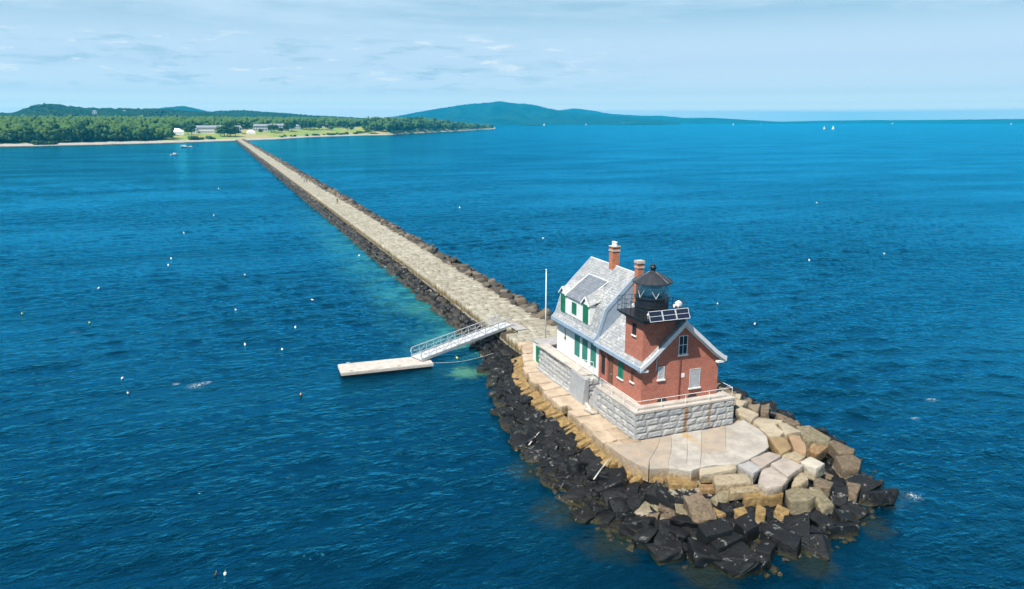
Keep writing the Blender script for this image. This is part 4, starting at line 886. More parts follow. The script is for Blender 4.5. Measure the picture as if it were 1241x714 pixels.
MB().lathe([(.22, 2.0), (.22, 2.12), (.12, 2.25), (.12, 2.4)], (31.15, 70.2, 0), 10).build('base', M['alu'], pole)

# ------------------------------------------------------------------ windows
def win(face, pl, u0, u1, z0, z1, parent, frame=None, kind='glass', sill=True, arch=False):
    """a window on a wall facing -x ('L'), -y ('F'): frame proud of the wall, glazing set into it"""
    frame = frame or M['trim']
    def bx(mb, a, b, c, d, o0, o1):
        if face == 'L': return mb.box(pl - o1, pl - o0, a, b, c, d)
        return mb.box(a, b, pl - o1, pl - o0, c, d)
    w = .055; f = MB(); bx(f, u0, u0 + w, z0, z1, -.02, .05); bx(f, u1 - w, u1, z0, z1, -.02, .05); bx(f, u0 + w, u1 - w, z1 - w, z1, -.02, .05); bx(f, u0 + w, u1 - w, z0, z0 + w, -.02, .05)
    fo = f.build('window', frame, parent)
    if kind == 'glass':
        g = MB(); bx(g, u0 + w, u1 - w, z0 + w, z1 - w, -.02, .012); g.build('pane', M['darkglass'], fo)
        s = MB(); um, zm = (u0 + u1) / 2, (z0 + z1) / 2; bx(s, um - .018, um + .018, z0 + w, z1 - w, .012, .034); bx(s, u0 + w, um - .018, zm - .02, zm + .02, .012, .034); bx(s, um + .018, u1 - w, zm - .02, zm + .02, .012, .034); s.build('glazing_bar', frame, fo)
    else:
        g = MB(); bx(g, u0 + w, u1 - w, z0 + w, z1 - w, -.02, .03); b = g.build('shutter', M[kind], fo)
        s = MB(); n = max(3, int((z1 - z0) / .16))
        for i in range(n): zz = z0 + w + (z1 - z0 - 2 * w) * (i + .5) / n; bx(s, u0 + w + .03, u1 - w - .03, zz - .02, zz + .02, .03, .042)
        s.build('louvre', M[kind], fo)
    if sill: s = MB(); bx(s, u0 - .07, u1 + .07, z0 - .11, z0 - .005, -.02, .11); s.build('sill', M['white'], fo)
    return fo

# ------------------------------------------------------------------ brick lighthouse: gabled house, corner tower, lantern
lh = thing('brick_lighthouse', 'red brick lighthouse, gabled house with square corner tower and black lantern', 'lighthouse', (31.5, 48, 4.2))
X0, X1, XC, YF, YB, ZF = 28.15, 34.9, 31.525, 45.76, 52.7, 4.325
ZR, SL = 10.62, .885
def zroof(x): return ZR - abs(x - XC) * SL
m = MB(); zt = .30
m.prism_y([(X0, ZF), (X1, ZF), (X1, zroof(X1) - zt), (XC, ZR - zt), (X0, zroof(X0) - zt)], YF, YB); m.build('wall', M['brick'], lh)
# flared slate roof
def roofprof(side, t0, t1):
    s = side; xe = XC + s * 3.80; xk = XC + s * 2.9
    return [(XC, ZR + t1), (xk, zroof(xk) + t1), (xe, zroof(xe) + .14 + t1), (xe, zroof(xe) + .14 + t0), (xk, zroof(xk) + t0), (XC, ZR + t0)]
rf = None
m = MB()
for s in (-1, 1): m.prism_y(roofprof(s, -.16, 0.), 45.42, 52.73)
rf = m.build('roof', M['slate'], lh)
m = MB(); m.tube((XC, 45.4, ZR + .01), (XC, 52.73, ZR + .01), .07, n=8); m.build('ridge_cap', M['gutter'], rf)
m = MB()
for s in (-1, 1):
    p = roofprof(s, -.36, -.0); m.prism_y([(x, z + .012) for x, z in p], 45.30, 45.418)
m.build('rake_board', M['trim'], lh)
m = MB()
for s in (-1, 1):
    p = roofprof(s, -.40, -.18); m.prism_y([(x - s * .12, z) for x, z in p], 45.42, 45.74)
m.build('soffit', M['trim'], lh)
for s in (-1, 1):
    xe = XC + s * 3.80; ze = zroof(xe) + .14
    m = MB(); a, b = (xe - .02, xe + .10) if s > 0 else (xe - .10, xe + .02)
    m.box(a, b, 45.36, 52.6, ze - .26, ze + .02); m.build('gutter', M['gutter'], lh)
    m = MB(); a, b = (X1 + .004, xe - .02) if s > 0 else (xe + .02, X0 - .004); m.box(a, b, 45.44, 52.6, ze - .24, ze - .17); m.build('soffit', M['trim'], lh)
    m = MB(); c = XC + s * 3.42; m.box(c - .36, c + .36, 45.40, 45.75, ze - .44, ze - .27); m.build('eave_return', M['white'], lh)
win('F', YF, 31.2, 31.98, 7.9, 9.38, lh, M['trim'])
win('F', YF, 32.32, 33.28, 5.12, 6.62, lh, M['greyboard'], 'greyboard')
win('F', YF, 29.5, 30.06, 6.15, 7.15, lh, M['trim'], 'greyboard')
win('L', X0, 48.5, 49.3, 5.42, 6.75, lh, M['greengrey'], 'green')
win('L', X0, 46.85, 47.35, 5.72, 6.62, lh, M['brick'], 'brown')
m = MB(); m.box(X0 - .045, X0 + .02, 50.15, 50.85, ZF, 6.65); d_ = m.build('door', M['brown'], lh)
MB().tube((X0 - .10, 50.28, 5.3), (X0 - .04, 50.28, 5.3), .035).build('handle', M['alu'], d_)
m = MB(); m.box(X0 - .05, X0 + .02, 51.35, 51.95, 4.9, 6.45); m.build('door', M['black'], lh)
m = MB(); m.box(X0 - .12, X0 - .003, 50.95, 51.25, ZF, 6.8); m.box(X0 - .12, X0 - .003, 52.05, 52.35, ZF, 6.8); m.build('pilaster', M['brick'], lh)
for x in (29.96, 32.68):
    m = MB(); prof = [(x + .42 * math.cos(a), ZF + .03 + .30 * math.sin(a)) for a in np.linspace(0, math.pi, 11)]; m.prism_y(prof, YF - .02, YF + .02); m.build('cellar_arch', M['darkglass'], lh)
MB().tube((31.42, YF - .05, ZF), (31.42, YF - .05, 8.0), .045).build('downpipe', M['rust'], lh)
m = MB(); m.tube((29.28, YF - .06, 6.85), (29.33, YF - .06, 7.75), .035); m.tube((29.33, YF - .06, 7.75), (29.5, YF - .2, 8.1), .035); m.build('conduit', M['alu'], lh)
MB().box(31.58, 31.86, YF - .03, YF - .002, 6.05, 6.38).build('notice_board', M['white'], lh)

tw = MB().box(28.125, 30.80, 45.775, 48.37, 7.0, 10.72).build('tower', M['brick'], lh)
win('L', 28.125, 46.78, 47.28, 9.45, 10.35, tw, M['black'], 'glass')
m = MB(); m.box(28.04, 30.88, 45.69, 48.45, 10.60, 10.73); m.build('corbel', M['brick'], tw)
gal = MB(); GX0, GX1, GY0, GY1, GZ = 27.6, 31.32, 45.02, 48.88, 11.05
gal.box(GX0, GX1, GY0, GY1, GZ - .10, GZ); gal.box(GX0 + .12, GX1 - .12, GY0 + .12, GY1 - .12, GZ - .22, GZ - .102); gal.box(GX0 + .3, GX1 - .3, GY0 + .3, GY1 - .3, GZ - .34, GZ - .222)
ga = gal.build('gallery', M['black'], lh)
m = MB(); cs = [(GX0 + .05, GY0 + .05), (GX1 - .05, GY0 + .05), (GX1 - .05, GY1 - .05), (GX0 + .05, GY1 - .05)]
for k in range(4):
    a, b = Vector((*cs[k], GZ)), Vector((*cs[(k + 1) % 4], GZ))
    for i in range(6): q = a.lerp(b, i / 6); m.tube(q, q + Vector((0, 0, 1.05)), .02, n=6)
    for h in (.38, .72, 1.05): m.tube(a + Vector((0, 0, h)), b + Vector((0, 0, h)), .015, n=6)
m.build('railing', M['black'], ga)
# lantern
LC = (29.49, 47.0, 0)
def ring(r): return [(LC[0] + r * math.cos(R_(36 * i + 18)), LC[1] + r * math.sin(R_(36 * i + 18))) for i in range(10)]
lan = MB(); lan.lathe([(1.24, 11.05), (1.24, 12.22), (1.32, 12.24), (1.32, 12.34), (1.2, 12.36)], LC, 20); lan.lathe([(1.27, 11.6), (1.30, 11.62), (1.30, 11.66), (1.27, 11.68)], LC, 20)
la = lan.build('lantern', M['black'], lh)
m = MB(); P = ring(1.2); n = 10
m.lathe([(1.2, 12.36), (1.2, 13.42)], LC, 20); g_ = m
gm = MB(); gm.v = [(LC[0] + 1.19 * math.cos(2 * math.pi * i / 20), LC[1] + 1.19 * math.sin(2 * math.pi * i / 20), z) for z in (12.36, 13.42) for i in range(20)]
gm.f = [(i, (i + 1) % 20, 20 + (i + 1) % 20, 20 + i) for i in range(20)]; gm.t = [0] * 20; gm.build('lantern_glass', M['pane'], la)
m = MB()
for k in range(6):      # slanting astragals make tall triangles
    a0, a1, a2 = 60 * k + 12, 60 * k + 42, 60 * k + 72
    pt = lambda a, z: (LC[0] + 1.205 * math.cos(R_(a)), LC[1] + 1.205 * math.sin(R_(a)), z)
    m.tube(pt(a0, 12.36), pt(a1, 13.42), .024, n=5); m.tube(pt(a1, 13.42), pt(a2, 12.36), .024, n=5)
m.build('glazing_bar', M['alu'], la)
m = MB(); m.lathe([(.40, 11.3), (.5, 12.3), (.78, 12.42), (.92, 12.7), (.95, 12.92), (.90, 13.12), (.66, 13.36), (.3, 13.45)], LC, 20); m.build('lens', M['lensglass'], la, True)
m = MB(); m.lathe([(1.50, 13.38), (1.50, 13.46), (1.44, 13.50), (1.0, 13.78), (.62, 14.0), (.24, 14.17), (.16, 14.22), (.16, 14.34)], LC, 20)
for i in range(20):
    a = 2 * math.pi * i / 20; m.tube((LC[0] + 1.46 * math.cos(a), LC[1] + 1.46 * math.sin(a), 13.51), (LC[0] + .26 * math.cos(a), LC[1] + .26 * math.sin(a), 14.19), .018, n=4)
m.build('lantern_roof', M['blackroof'], la)
m = MB(); m.lathe([(.13, 14.30), (.22, 14.36), (.25, 14.47), (.22, 14.58), (.12, 14.66), (.16, 14.68), (.05, 14.74), (.02, 14.80), (.014, 15.25)], LC, 14); m.build('finial', M['black'], la, True)
# solar panels hung on the seaward rail, horn and small lamps on the gallery
for k in range(3):
    xa = 27.86 + k * 1.13; xb = xa + 1.10
    t = thing('solar_panel', ('left', 'middle', 'right')[k] + ' one of the three solar panels on the gallery rail', 'solar panel', (xa, 44.8, 11.1), 'solar panels on the lantern gallery')
    def tilt(u, v, d=0): return (xa + (xb - xa) * u, 44.86 - .36 * (1 - v) - d * .9, 11.05 + .70 * v + d * .44)
    def slab(u0, u1, v0, v1, d0, d1):
        q = [tilt(u, v, d) for d in (d0, d1) for u, v in ((u0, v0), (u1, v0), (u1, v1), (u0, v1))]
        return MB().add(q, [(3, 2, 1, 0), (4, 5, 6, 7), (0, 1, 5, 4), (1, 2, 6, 5), (2, 3, 7, 6), (3, 0, 4, 7)])
    f = MB()
    for a in ((0, 1, 0, .05), (0, 1, .95, 1), (0, .035, .05, .95), (.965, 1, .05, .95), (.035, .965, .48, .52)):
        s_ = slab(*a, 0, .035); f.add(s_.v, s_.f)
    f.build('frame', M['alu'], t); slab(.036, .964, .051, .949, .0, .02).build('cells', M['panel'], t)
    MB().tube(tilt(.5, .7, -.01), (xa + .55, 45.06, 11.5), .02, n=6).build('bracket', M['alu'], t)
horn = thing('fog_horn', 'white fog horn unit at the right corner of the lantern gallery', 'fog horn', (30.9, 45.6, 11.05))
MB().tube((30.9, 45.6, 11.05), (30.9, 45.6, 11.62), .17, .15, 12).build('pedestal', M['white'], horn)
MB().lathe([(.15, 11.6), (.27, 11.64), (.27, 11.95), (.24, 12.02), (.14, 12.1), (.05, 12.15)], (30.9, 45.6, 0), 14).build('housing', M['white'], horn, True)
MB().tube((30.7, 45.55, 11.82), (30.42, 45.48, 11.82), .07, .13, 10).build('trumpet', M['white'], horn)
for x, y, l in ((28.3, 45.5, 'left'), (30.3, 45.25, 'right')):
    t = thing('warning_lamp', 'small white lamp on the gallery deck, the %s one below the lantern' % l, 'lamp', (x, y, 11.05))
    MB().tube((x, y, 11.05), (x, y, 11.2), .05).build('base', M['alu'], t); MB().lathe([(.09, 11.2), (.10, 11.34), (.06, 11.4), (.01, 11.42)], (x, y, 0), 10).build('globe', M['white'], t, True)
# chimney of the brick house
def chimney(x, y, w, z0, z1, parent, cap, pots):
    c = MB().box(x - w / 2, x + w / 2, y - w / 2, y + w / 2, z0, z1).build('chimney', M['chimney'], parent)
    m = MB(); m.box(x - w / 2 - .05, x + w / 2 + .05, y - w / 2 - .05, y + w / 2 + .05, z1 - .38, z1 - .26); m.box(x - w / 2 - .06, x + w / 2 + .06, y - w / 2 - .06, y + w / 2 + .06, z1 + .002, z1 + cap); m.build('cap', M['concrete'], c)
    for q in pots: MB().lathe([(.15, z1 + cap), (.13, z1 + cap + .28), (.17, z1 + cap + .30), (.17, z1 + cap + .36), (.1, z1 + cap + .37)], (x, y + q, 0), 10).build('chimney_pot', M['white'], c)
chimney(31.5, 52.3, .54, 10.0, 13.74, lh, .22, ())

# ------------------------------------------------------------------ white gambrel house
wh = thing('keepers_house', 'white keeper house with gambrel slate roof, dormer and green shutters', 'house', (31.5, 56.7, 4.3))
WX0, WX1, WY0, WY1 = 28.17, 34.88, 52.42, 60.75
KX, KZ, RZ, EX, EZ = 28.64, 10.02, 12.82, 27.66, 7.60
def gam(o):      # gambrel outline at offset o below the slates
    L = [(EX, EZ - o), (27.97 + o * .5, 7.98 - o * .8), (KX + o * .62, KZ - o * .6), (XC, RZ - o * 1.35)]
    return L + [(2 * XC - x, z) for x, z in L[-2::-1]]
m = MB(); g_ = gam(.16); m.prism_y([(WX0, 4.3), (WX1, 4.3), (WX1, 7.9), ] + [(2 * XC - x, z) for x, z in gam(.16)[2:3]] + [gam(.16)[3]] + [gam(.16)[2]] + [(WX0, 7.9)], 52.74, WY1); m.build('wall', M['white'], wh)
m = MB()
up, lo = gam(0.), gam(.15)
m.prism_y(up + lo[::-1], 52.72, WY1 + .12); wr = m.build('roof', M['slate'], wh)
MB().tube((XC, 52.70, RZ + .0), (XC, WY1 + .14, RZ + .0), .06, n=6).build('ridge_cap', M['trim'], wr)
m = MB(); lo2 = gam(.34); m.prism_y([(x, z + .015) for x, z in gam(0.)] + lo2[::-1], 52.60, 52.718); m.build('rake_board', M['gutter'], wh); m = MB(); m.prism_y([(x, z + .015) for x, z in gam(0.)] + lo2[::-1], WY1 + .122, WY1 + .20); m.build('rake_board', M['gutter'], wh)
m = MB(); m.prism_y([(WX0 + .02, 7.0), (WX1 - .02, 7.0), (WX1 - .02, 8.0)] + [(2 * XC - x, z) for x, z in gam(.33)[2:3]] + [gam(.33)[3], gam(.33)[2], (WX0 + .02, 8.0)], 52.64, 52.738); m.build('shaded_end_face', M['endwall'], wh)  # thin sheet over the white gable end, coloured as if in weak light
m = MB(); m.box(27.56, 27.70, 52.62, WY1 + .2, EZ - .30, EZ + .03); m.build('gutter', M['gutter'], wh); m = MB(); m.box(27.72, WX0 - .004, 52.62, WY1 + .15, 7.12, 7.30); m.build('soffit', M['gutter'], wh); m = MB(); m.box(2 * XC - 27.76, 2 * XC - 27.62, 52.62, WY1 + .2, EZ - .30, EZ + .03); m.build('gutter', M['gutter'], wh)
m = MB(); m.box(WX0 - .03, WX0 + .12, 52.44, 52.735, 4.3, 7.12); m.box(WX0 - .03, WX0 - .002, WY1 - .2, WY1 + .03, 4.3, 7.12); m.build('corner_board', M['white'], wh)
for a, b, z in ((56.16, 57.08, 4.98), (54.66, 55.58, 4.98), (53.1, 54.02, 4.98)): win('L', WX0, a, b, z, 7.0, wh, M['greengrey'], 'greengrey', False)
m = MB(); m.tube((WX0 - .06, 59.0, 6.0), (WX0 - .06, 59.0, 6.9), .03, n=6); m.box(WX0 - .12, WX0 - .002, 58.93, 59.07, 5.85, 6.02); m.build('wall_bracket', M['brown'], wh)
# dormer: two gablets with a lean-to between
DX = 28.02
dm = MB(); dm.box(DX, 29.6, 54.15, 59.95, 8.35, 10.0)
for c in (59.32, 54.86): dm.add([(DX, c - .62, 10.0), (DX, c + .62, 10.0), (DX, c, 10.56), (30.0, c - .62, 10.0), (30.0, c + .62, 10.0), (30.0, c, 10.56)], [(0, 1, 2), (3, 5, 4), (0, 3, 4, 1), (1, 4, 5, 2), (2, 5, 3, 0)])
do = dm.build('dormer', M['white'], wh)
m = MB()
m.add([(27.92, 55.4, 10.02), (27.92, 58.8, 10.02), (30.3, 58.9, 11.69), (30.3, 55.2, 11.69), (27.92, 55.4, 9.92), (27.92, 58.8, 9.92), (30.3, 58.9, 11.5), (30.3, 55.2, 11.5)], [(0, 1, 2, 3), (7, 6, 5, 4), (0, 4, 5, 1), (1, 5, 6, 2), (2, 6, 7, 3), (3, 7, 4, 0)])
m.build('dormer_roof', M['slate2'], do)
for c, bk in ((59.32, 58.75), (54.86, 55.25)):
    m = MB()
    for s in (-1, 1):
        e0 = Vector((27.92, c + s * .74, 10.0)); p0 = Vector((27.92, c, 10.66)); p1 = Vector((29.95, bk, 11.38)); e1 = Vector((29.05, c + s * .95, 10.46))
        u = Vector((0, 0, -.09)); m.add([e0, p0, p1, e1, e0 + u, p0 + u, p1 + u, e1 + u], [(0, 1, 2, 3), (7, 6, 5, 4), (0, 4, 5, 1), (1, 5, 6, 2), (2, 6, 7, 3), (3, 7, 4, 0)])
    gr = m.build('gablet_roof', M['slate'], do)
    m = MB()
    for s in (-1, 1): m.beam((27.89, c, 10.62), (27.89, c + s * .74, 9.96), .06, .12)
    m.build('bargeboard', M['white'], gr)
m = MB(); m.tube((27.92, 58.7, 10.06), (30.3, 58.85, 11.71), .045, n=5); m.tube((27.92, 55.5, 10.06), (30.3, 55.2, 11.71), .045, n=5); m.tube((30.3, 58.9, 11.70), (30.3, 55.2, 11.70), .05, n=5); m.build('flashing', M['trim'], do)
win('L', DX, 58.86, 59.78, 8.36, 9.97, do, M['green'], 'green', False)
win('L', DX, 56.62, 57.46, 8.66, 9.66, do, M['green'], 'green', False)
win('L', DX, 54.38, 55.32, 8.42, 9.97, do, M['green'], 'green', False)
chimney(31.5, 56.5, .66, 12.0, 14.45, wh, .08, (-.18, .18))
MB().tube((30.0, 53.95, 10.5), (30.0, 53.95, 11.35), .06, n=8).build('vent_pipe', M['rust'], wh)

# ------------------------------------------------------------------ gangway and floating dock
dock = thing('floating_dock', 'long bleached wooden float with dark edges below the gangway', 'floating dock', (14.8, 74.0, 0))
A_, B_ = Vector((10.05, 74.08, 0)), Vector((19.4, 73.76, 0)); dd = (B_ - A_).normalized(); nn = Vector((-dd.y, dd.x, 0)); L_ = (B_ - A_).length
def dpt(u, v, z): q = A_ + dd * u + nn * v; return (q.x, q.y, z)
def dbox(mb, u0, u1, v0, v1, z0, z1): return mb.add([dpt(u, v, z) for z in (z0, z1) for u, v in ((u0, v0), (u1, v0), (u1, v1), (u0, v1))], [(3, 2, 1, 0), (4, 5, 6, 7), (0, 1, 5, 4), (1, 2, 6, 5), (2, 3, 7, 6), (3, 0, 4, 7)])
m = MB(); u = 0
while u < L_ - .05: dbox(m, u + .008, min(u + .19, L_) - .008, -1.45, 1.45, .42, .50); u += .19
m.build('decking', M['dockwood'], dock)
m = MB(); dbox(m, -.04, L_ + .04, -1.5, -1.40, .20, .44); dbox(m, -.04, L_ + .04, 1.40, 1.5, .20, .44); dbox(m, -.05, .06, -1.4, 1.4, .2, .44); dbox(m, L_ - .06, L_ + .05, -1.4, 1.4, .2, .44); m.build('fender_beam', M['drift'], dock)
m = MB(); dbox(m, .1, L_ - .1, -1.32, 1.32, -.25, .415); m.build('float', M['darkwood'], dock)
for u_, v_ in ((1., -1.3), (5.8, -1.3), (1., 1.3)):
    m = MB(); dbox(m, u_ - .04, u_ + .04, v_ - .04, v_ + .04, .5, .6); dbox(m, u_ - .18, u_ + .18, v_ - .03, v_ + .03, .6, .65); m.build('cleat', M['alu'], dock)
gw = thing('gangway', 'silver truss gangway sloping from the breakwater to the float', 'gangway', (24, 76.5, 1.3))
G0, G1 = Vector((18.05, 74.05, .66)), Vector((30.15, 78.55, 2.13)); gd = (G1 - G0); gs = Vector((-gd.y, gd.x, 0)).normalized()
def gp(t, v, h=0): q = G0 + gd * t + gs * v; return Vector((q.x, q.y, q.z + h))
m = MB(); m.beam(gp(0, 0), gp(1, 0), 1.7, .10); m.build('deck', M['alu'], gw)
for s in (-1, 1):
    m = MB(); m.beam(gp(-.0, s * .92, .02), gp(1, s * .92, .02), .10, .30); m.build('side_beam', M['alu'], gw)
    m = MB(); h = .98; m.beam(gp(.0, s * .92, h), gp(.97, s * .92, h), .07, .07); m.beam(gp(.02, s * .92, h * .55), gp(.95, s * .92, h * .55), .04, .04)
    m.tube(gp(.0, s * .92, h), gp(-.012, s * .92, h * .6), .03, n=6); m.tube(gp(-.012, s * .92, h * .6), gp(.012, s * .92, .1), .03, n=6)
    n = 13
    for i in range(n + 1): m.beam(gp(i / n * .97, s * .92, .1), gp(i / n * .97, s * .92, h), .05, .05)
    for i in range(n): m.beam(gp((i + (0 if i % 2 else 1)) / n * .97, s * .92, .12), gp((i + (1 if i % 2 else 0)) / n * .97, s * .92, h), .04, .04)
    m.build('truss', M['alu'], gw)
m = MB(); m.prism([(29.95, 77.5), (30.6, 79.2), (31.2, 78.5), (31.35, 75.9), (30.0, 75.6)], 2.05, 2.075); m.build('landing_plate', M['planks'], gw)
m = MB()
for s in (-1, 1): m.tube(gp(.01, s * .75, -.02), gp(.01, s * .75, -.16), .11, n=10)
m.build('roller', M['darkwood'], gw)
for p0, p1, lab in (((19.3, 73.0, .35), (25.4, 70.6, 1.4), 'thin mooring line from the float to the black rocks, nearer one'),):
    m = MB(); P = [Vector(p0).lerp(Vector(p1), i / 8) - Vector((0, 0, .35 * math.sin(math.pi * i / 8))) for i in range(9)]
    for a, b in zip(P[:-1], P[1:]): m.tube(a, b, .018, n=5)
    tag(m.build('mooring_line', M['drift']), 'thin mooring line running from the float to the black rocks', 'rope')
# ------------------------------------------------------------------ trees
def leafmat(name, c1, c2):
    t = NT(name); p = t.pos(); n = t.noise(p, .35, 4, .65); rv = t.rnd(); a = t.n('ShaderNodeAttribute', attribute_name='tint').outputs['Fac']
    c = t.mix(t.math('ADD', t.math('MULTIPLY', a, .6), t.math('MULTIPLY', t.sstep(n, .3, .7), .4)), c1, c2)
    c = t.mix(t.math('MULTIPLY', t.sstep(rv, .35, 1.), .6), c, (c2[0] * 1.5, c2[1] * 1.2, c2[2] * .8)); c = t.mix(t.math('MULTIPLY', t.sstep(t.math('FRACT', t.math('MULTIPLY', rv, 7.3)), .45, .95), .65), c, tuple(v * .55 for v in c1))
    return t.principled(c, .8, None, 0, .15)
LEAF = leafmat('broad_leaves', (.012, .040, .012), (.048, .108, .024))
NEED = leafmat('dark_needles', (.008, .026, .012), (.028, .056, .020))
ICO = None
def ico():
    bm = bmesh.new(); bmesh.ops.create_icosphere(bm, subdivisions=1, radius=1.); bm.verts.ensure_lookup_table()
    v = np.array([q.co[:] for q in bm.verts]); f = np.array([[q.index for q in p.verts] for p in bm.faces]); bm.free(); return v, f
IV, IF = ico()
def crown_mesh(name, shapes, g, mat, leaves=260, lsz=.55):
    """clumps (x, y, z, r) of leaves with loose leaf faces round them"""
    V = []; F = []; T = []; o = 0
    for (x, y, z, r) in shapes:
        v = IV * (1 + g.normal(0, .22, (len(IV), 1))) * r * np.array([1, 1, .82]) + (x, y, z); V.append(v); F.append(IF + o); T.append(np.clip(g.normal(.45, .22, len(IF)), 0, 1)); o += len(v)
    S = np.array(shapes)
    for _ in range(leaves):
        x, y, z, r = S[g.integers(len(S))]; dv = g.normal(0, 1, 3); dv /= np.linalg.norm(dv); c = np.array([x, y, z]) + dv * r * g.uniform(.85, 1.25)
        q = g.normal(0, lsz, (3, 3)) + c; V.append(q); F.append(np.array([[0, 1, 2]]) + o); T.append(np.array([g.random()])); o += 3
    me_o = mesh_np(name, np.concatenate(V), np.concatenate(F), mat, False, np.concatenate(T)); return me_o
def broad_tree(h, w, seed):
    g = np.random.default_rng(seed); sh = []
    for _ in range(34):
        a = g.uniform(0, 6.28); rr = w * .5 * math.sqrt(g.random()) * .85; z = h * g.uniform(.32, .9); k = math.sqrt(max(.05, 1 - ((z / h - .55) / .42) ** 2))
        sh.append((rr * k * math.cos(a), rr * k * math.sin(a), z, w * g.uniform(.11, .19)))
    root = thing('broadleaf_tree', None, 'tree'); c = crown_mesh('crown', sh, g, LEAF); c.parent = root
    m = MB(); m.tube((0, 0, -.5), (.1, .05, h * .45), .035 * h, .02 * h, 7)
    for k in range(4):
        a = k * 1.6 + g.uniform(0, .5); m.tube((.06, .03, h * (.26 + .05 * k)), (w * .25 * math.cos(a), w * .25 * math.sin(a), h * (.5 + .06 * k)), .016 * h, .008 * h, 5)
    m.build('trunk', M['bark'], root); return root
def fir_tree(h, w, seed):
    g = np.random.default_rng(seed); sh = []
    for k in range(30):
        f = g.random(); z = h * (.12 + .86 * f); rr = w * .5 * (1 - f) * g.uniform(.45, .95); a = g.uniform(0, 6.28); sh.append((rr * math.cos(a), rr * math.sin(a), z, w * (.20 - .14 * f)))
    root = thing('fir_tree', None, 'tree'); c = crown_mesh('crown', sh, g, NEED, 200, .4); c.parent = root
    MB().tube((0, 0, -.5), (0, 0, h * .9), .02 * h, .004 * h, 6).build('trunk', M['bark'], root); return root
def bush_(h, w, seed):
    g = np.random.default_rng(seed); sh = [(g.normal(0, w * .22), g.normal(0, w * .22), h * g.uniform(.25, .7), w * g.uniform(.14, .24)) for _ in range(14)]
    root = thing('bush', None, 'bush'); c = crown_mesh('foliage', sh, g, LEAF, 120, .4); c.parent = root
    m = MB()
    for k in range(3): m.tube((0, 0, -.3), (math.cos(k * 2.1) * w * .2, math.sin(k * 2.1) * w * .2, h * .5), .12, .06, 5)
    m.build('stem', M['bark'], root); return root
BT = [broad_tree(14, 13, 1), broad_tree(16, 12, 2), broad_tree(12, 14, 3), broad_tree(15, 15, 4)]
FT = [fir_tree(15, 7, 5), fir_tree(18, 8, 6)]
BU = [bush_(5, 9, 7), bush_(4, 7, 8)]
used = set()
TREES = 0
def plant(pro, x, y, s, label, group, sink=.3):
    global TREES
    if pro.name not in used: used.add(pro.name); o = pro
    else: o = copy_tree(pro)
    o.location = (x, y, ground_z(x, y) - sink); o.rotation_euler = (0, 0, random.uniform(0, 6.28)); o.scale = (s * random.uniform(.9, 1.1), s * random.uniform(.9, 1.1), s * random.uniform(.85, 1.15))
    tag(o, label, None, group); TREES += 1; return o
def bearing_px(px): return math.radians(21.267) + math.atan((px - 620.5) / 933.9)     # bearing of a column of the photo, from +y
def polar(px, s): a = bearing_px(px); d = float(shore_d(a)) + s; return d * math.sin(a), d * math.cos(a)
# shoreline wood at the left edge of the picture
for k in range(120):
    x, y = polar(random.uniform(-120, 196), 46 + abs(random.gauss(0, 42))); big = random.uniform(.8, 1.25)
    plant(random.choice(BT if random.random() < .85 else FT), x, y, big, 'tree in the dense shoreline wood left of the white tents', 'shoreline wood left of the meadow')
for px, s in ((40, 24), (47, 25), (54, 24), (62, 25)): x, y = polar(px, s); plant(BU[0], x, y, 1.0, 'low round bush standing alone on the beach before the left wood', 'beach bushes before the left wood')
# trees and bushes of the hotel meadow
for px, s, sc in ((231, 125, 1.), (226.5, 130, .8), (262, 150, .55)): x, y = polar(px, s); plant(BT[0], x, y, sc, 'small tree beside the white hotel on the meadow', 'trees at the hotel')
for px, s, sc in ((266, 92, .98), (271, 86, 1.05), (278, 84, 1.0), (284, 88, .95), (274, 92, .9)): x, y = polar(px, s); plant(BT[3], x, y, sc, 'dark full tree in the clump before the hotel end', 'dark clump before the hotel')
for px, s, sc in ((231, 50, 1.2), (234, 48, 1.1), (238, 46, 1.), (241.5, 47, .9), (253, 47, 1.15), (256, 46, .8)): x, y = polar(px, s); plant(BU[0], x, y, sc, 'bush at the top of the beach below the white hotel', 'bushes between beach and hotel')
for px, s, sc in ((328, 140, .9), (332, 150, 1.), (349, 150, 1.05), (353, 160, 1.), (315, 130, .6), (340, 128, .6), (371, 170, 1.25), (376, 175, 1.3), (366, 180, 1.1), (380, 180, 1.2), (386, 160, .9), (390, 170, 1.), (396, 180, .9), (401, 150, .7), (416, 190, .8), (420, 150, .6), (426, 140, .6)):
    x, y = polar(px, s); plant(random.choice(BT), x, y, sc, 'tree scattered round the low resort buildings behind the breakwater', 'trees of the resort meadow')
for k in range(34):
    px = random.uniform(335, 445); x, y = polar(px, random.uniform(40, 60)); plant(random.choice(BU), x, y, random.uniform(.6, 1.), 'bush of the low scrub along the beach right of the breakwater', 'beach scrub')
# wooded cape
for k in range(95):
    px = 440 + 157 * random.random() ** .9; s = 22 + abs(random.gauss(0, 60)); x, y = polar(px, s); c = float(cape(np.array(bearing_px(px))))
    plant(random.choice(BT + FT + BT if px < 520 else FT + BT), x, y, random.uniform(.85, 1.25) * (.62 + .38 * min(1, c * 1.4)) * 1.15, 'tree on the wooded cape at the middle of the far shore', 'trees of the cape')
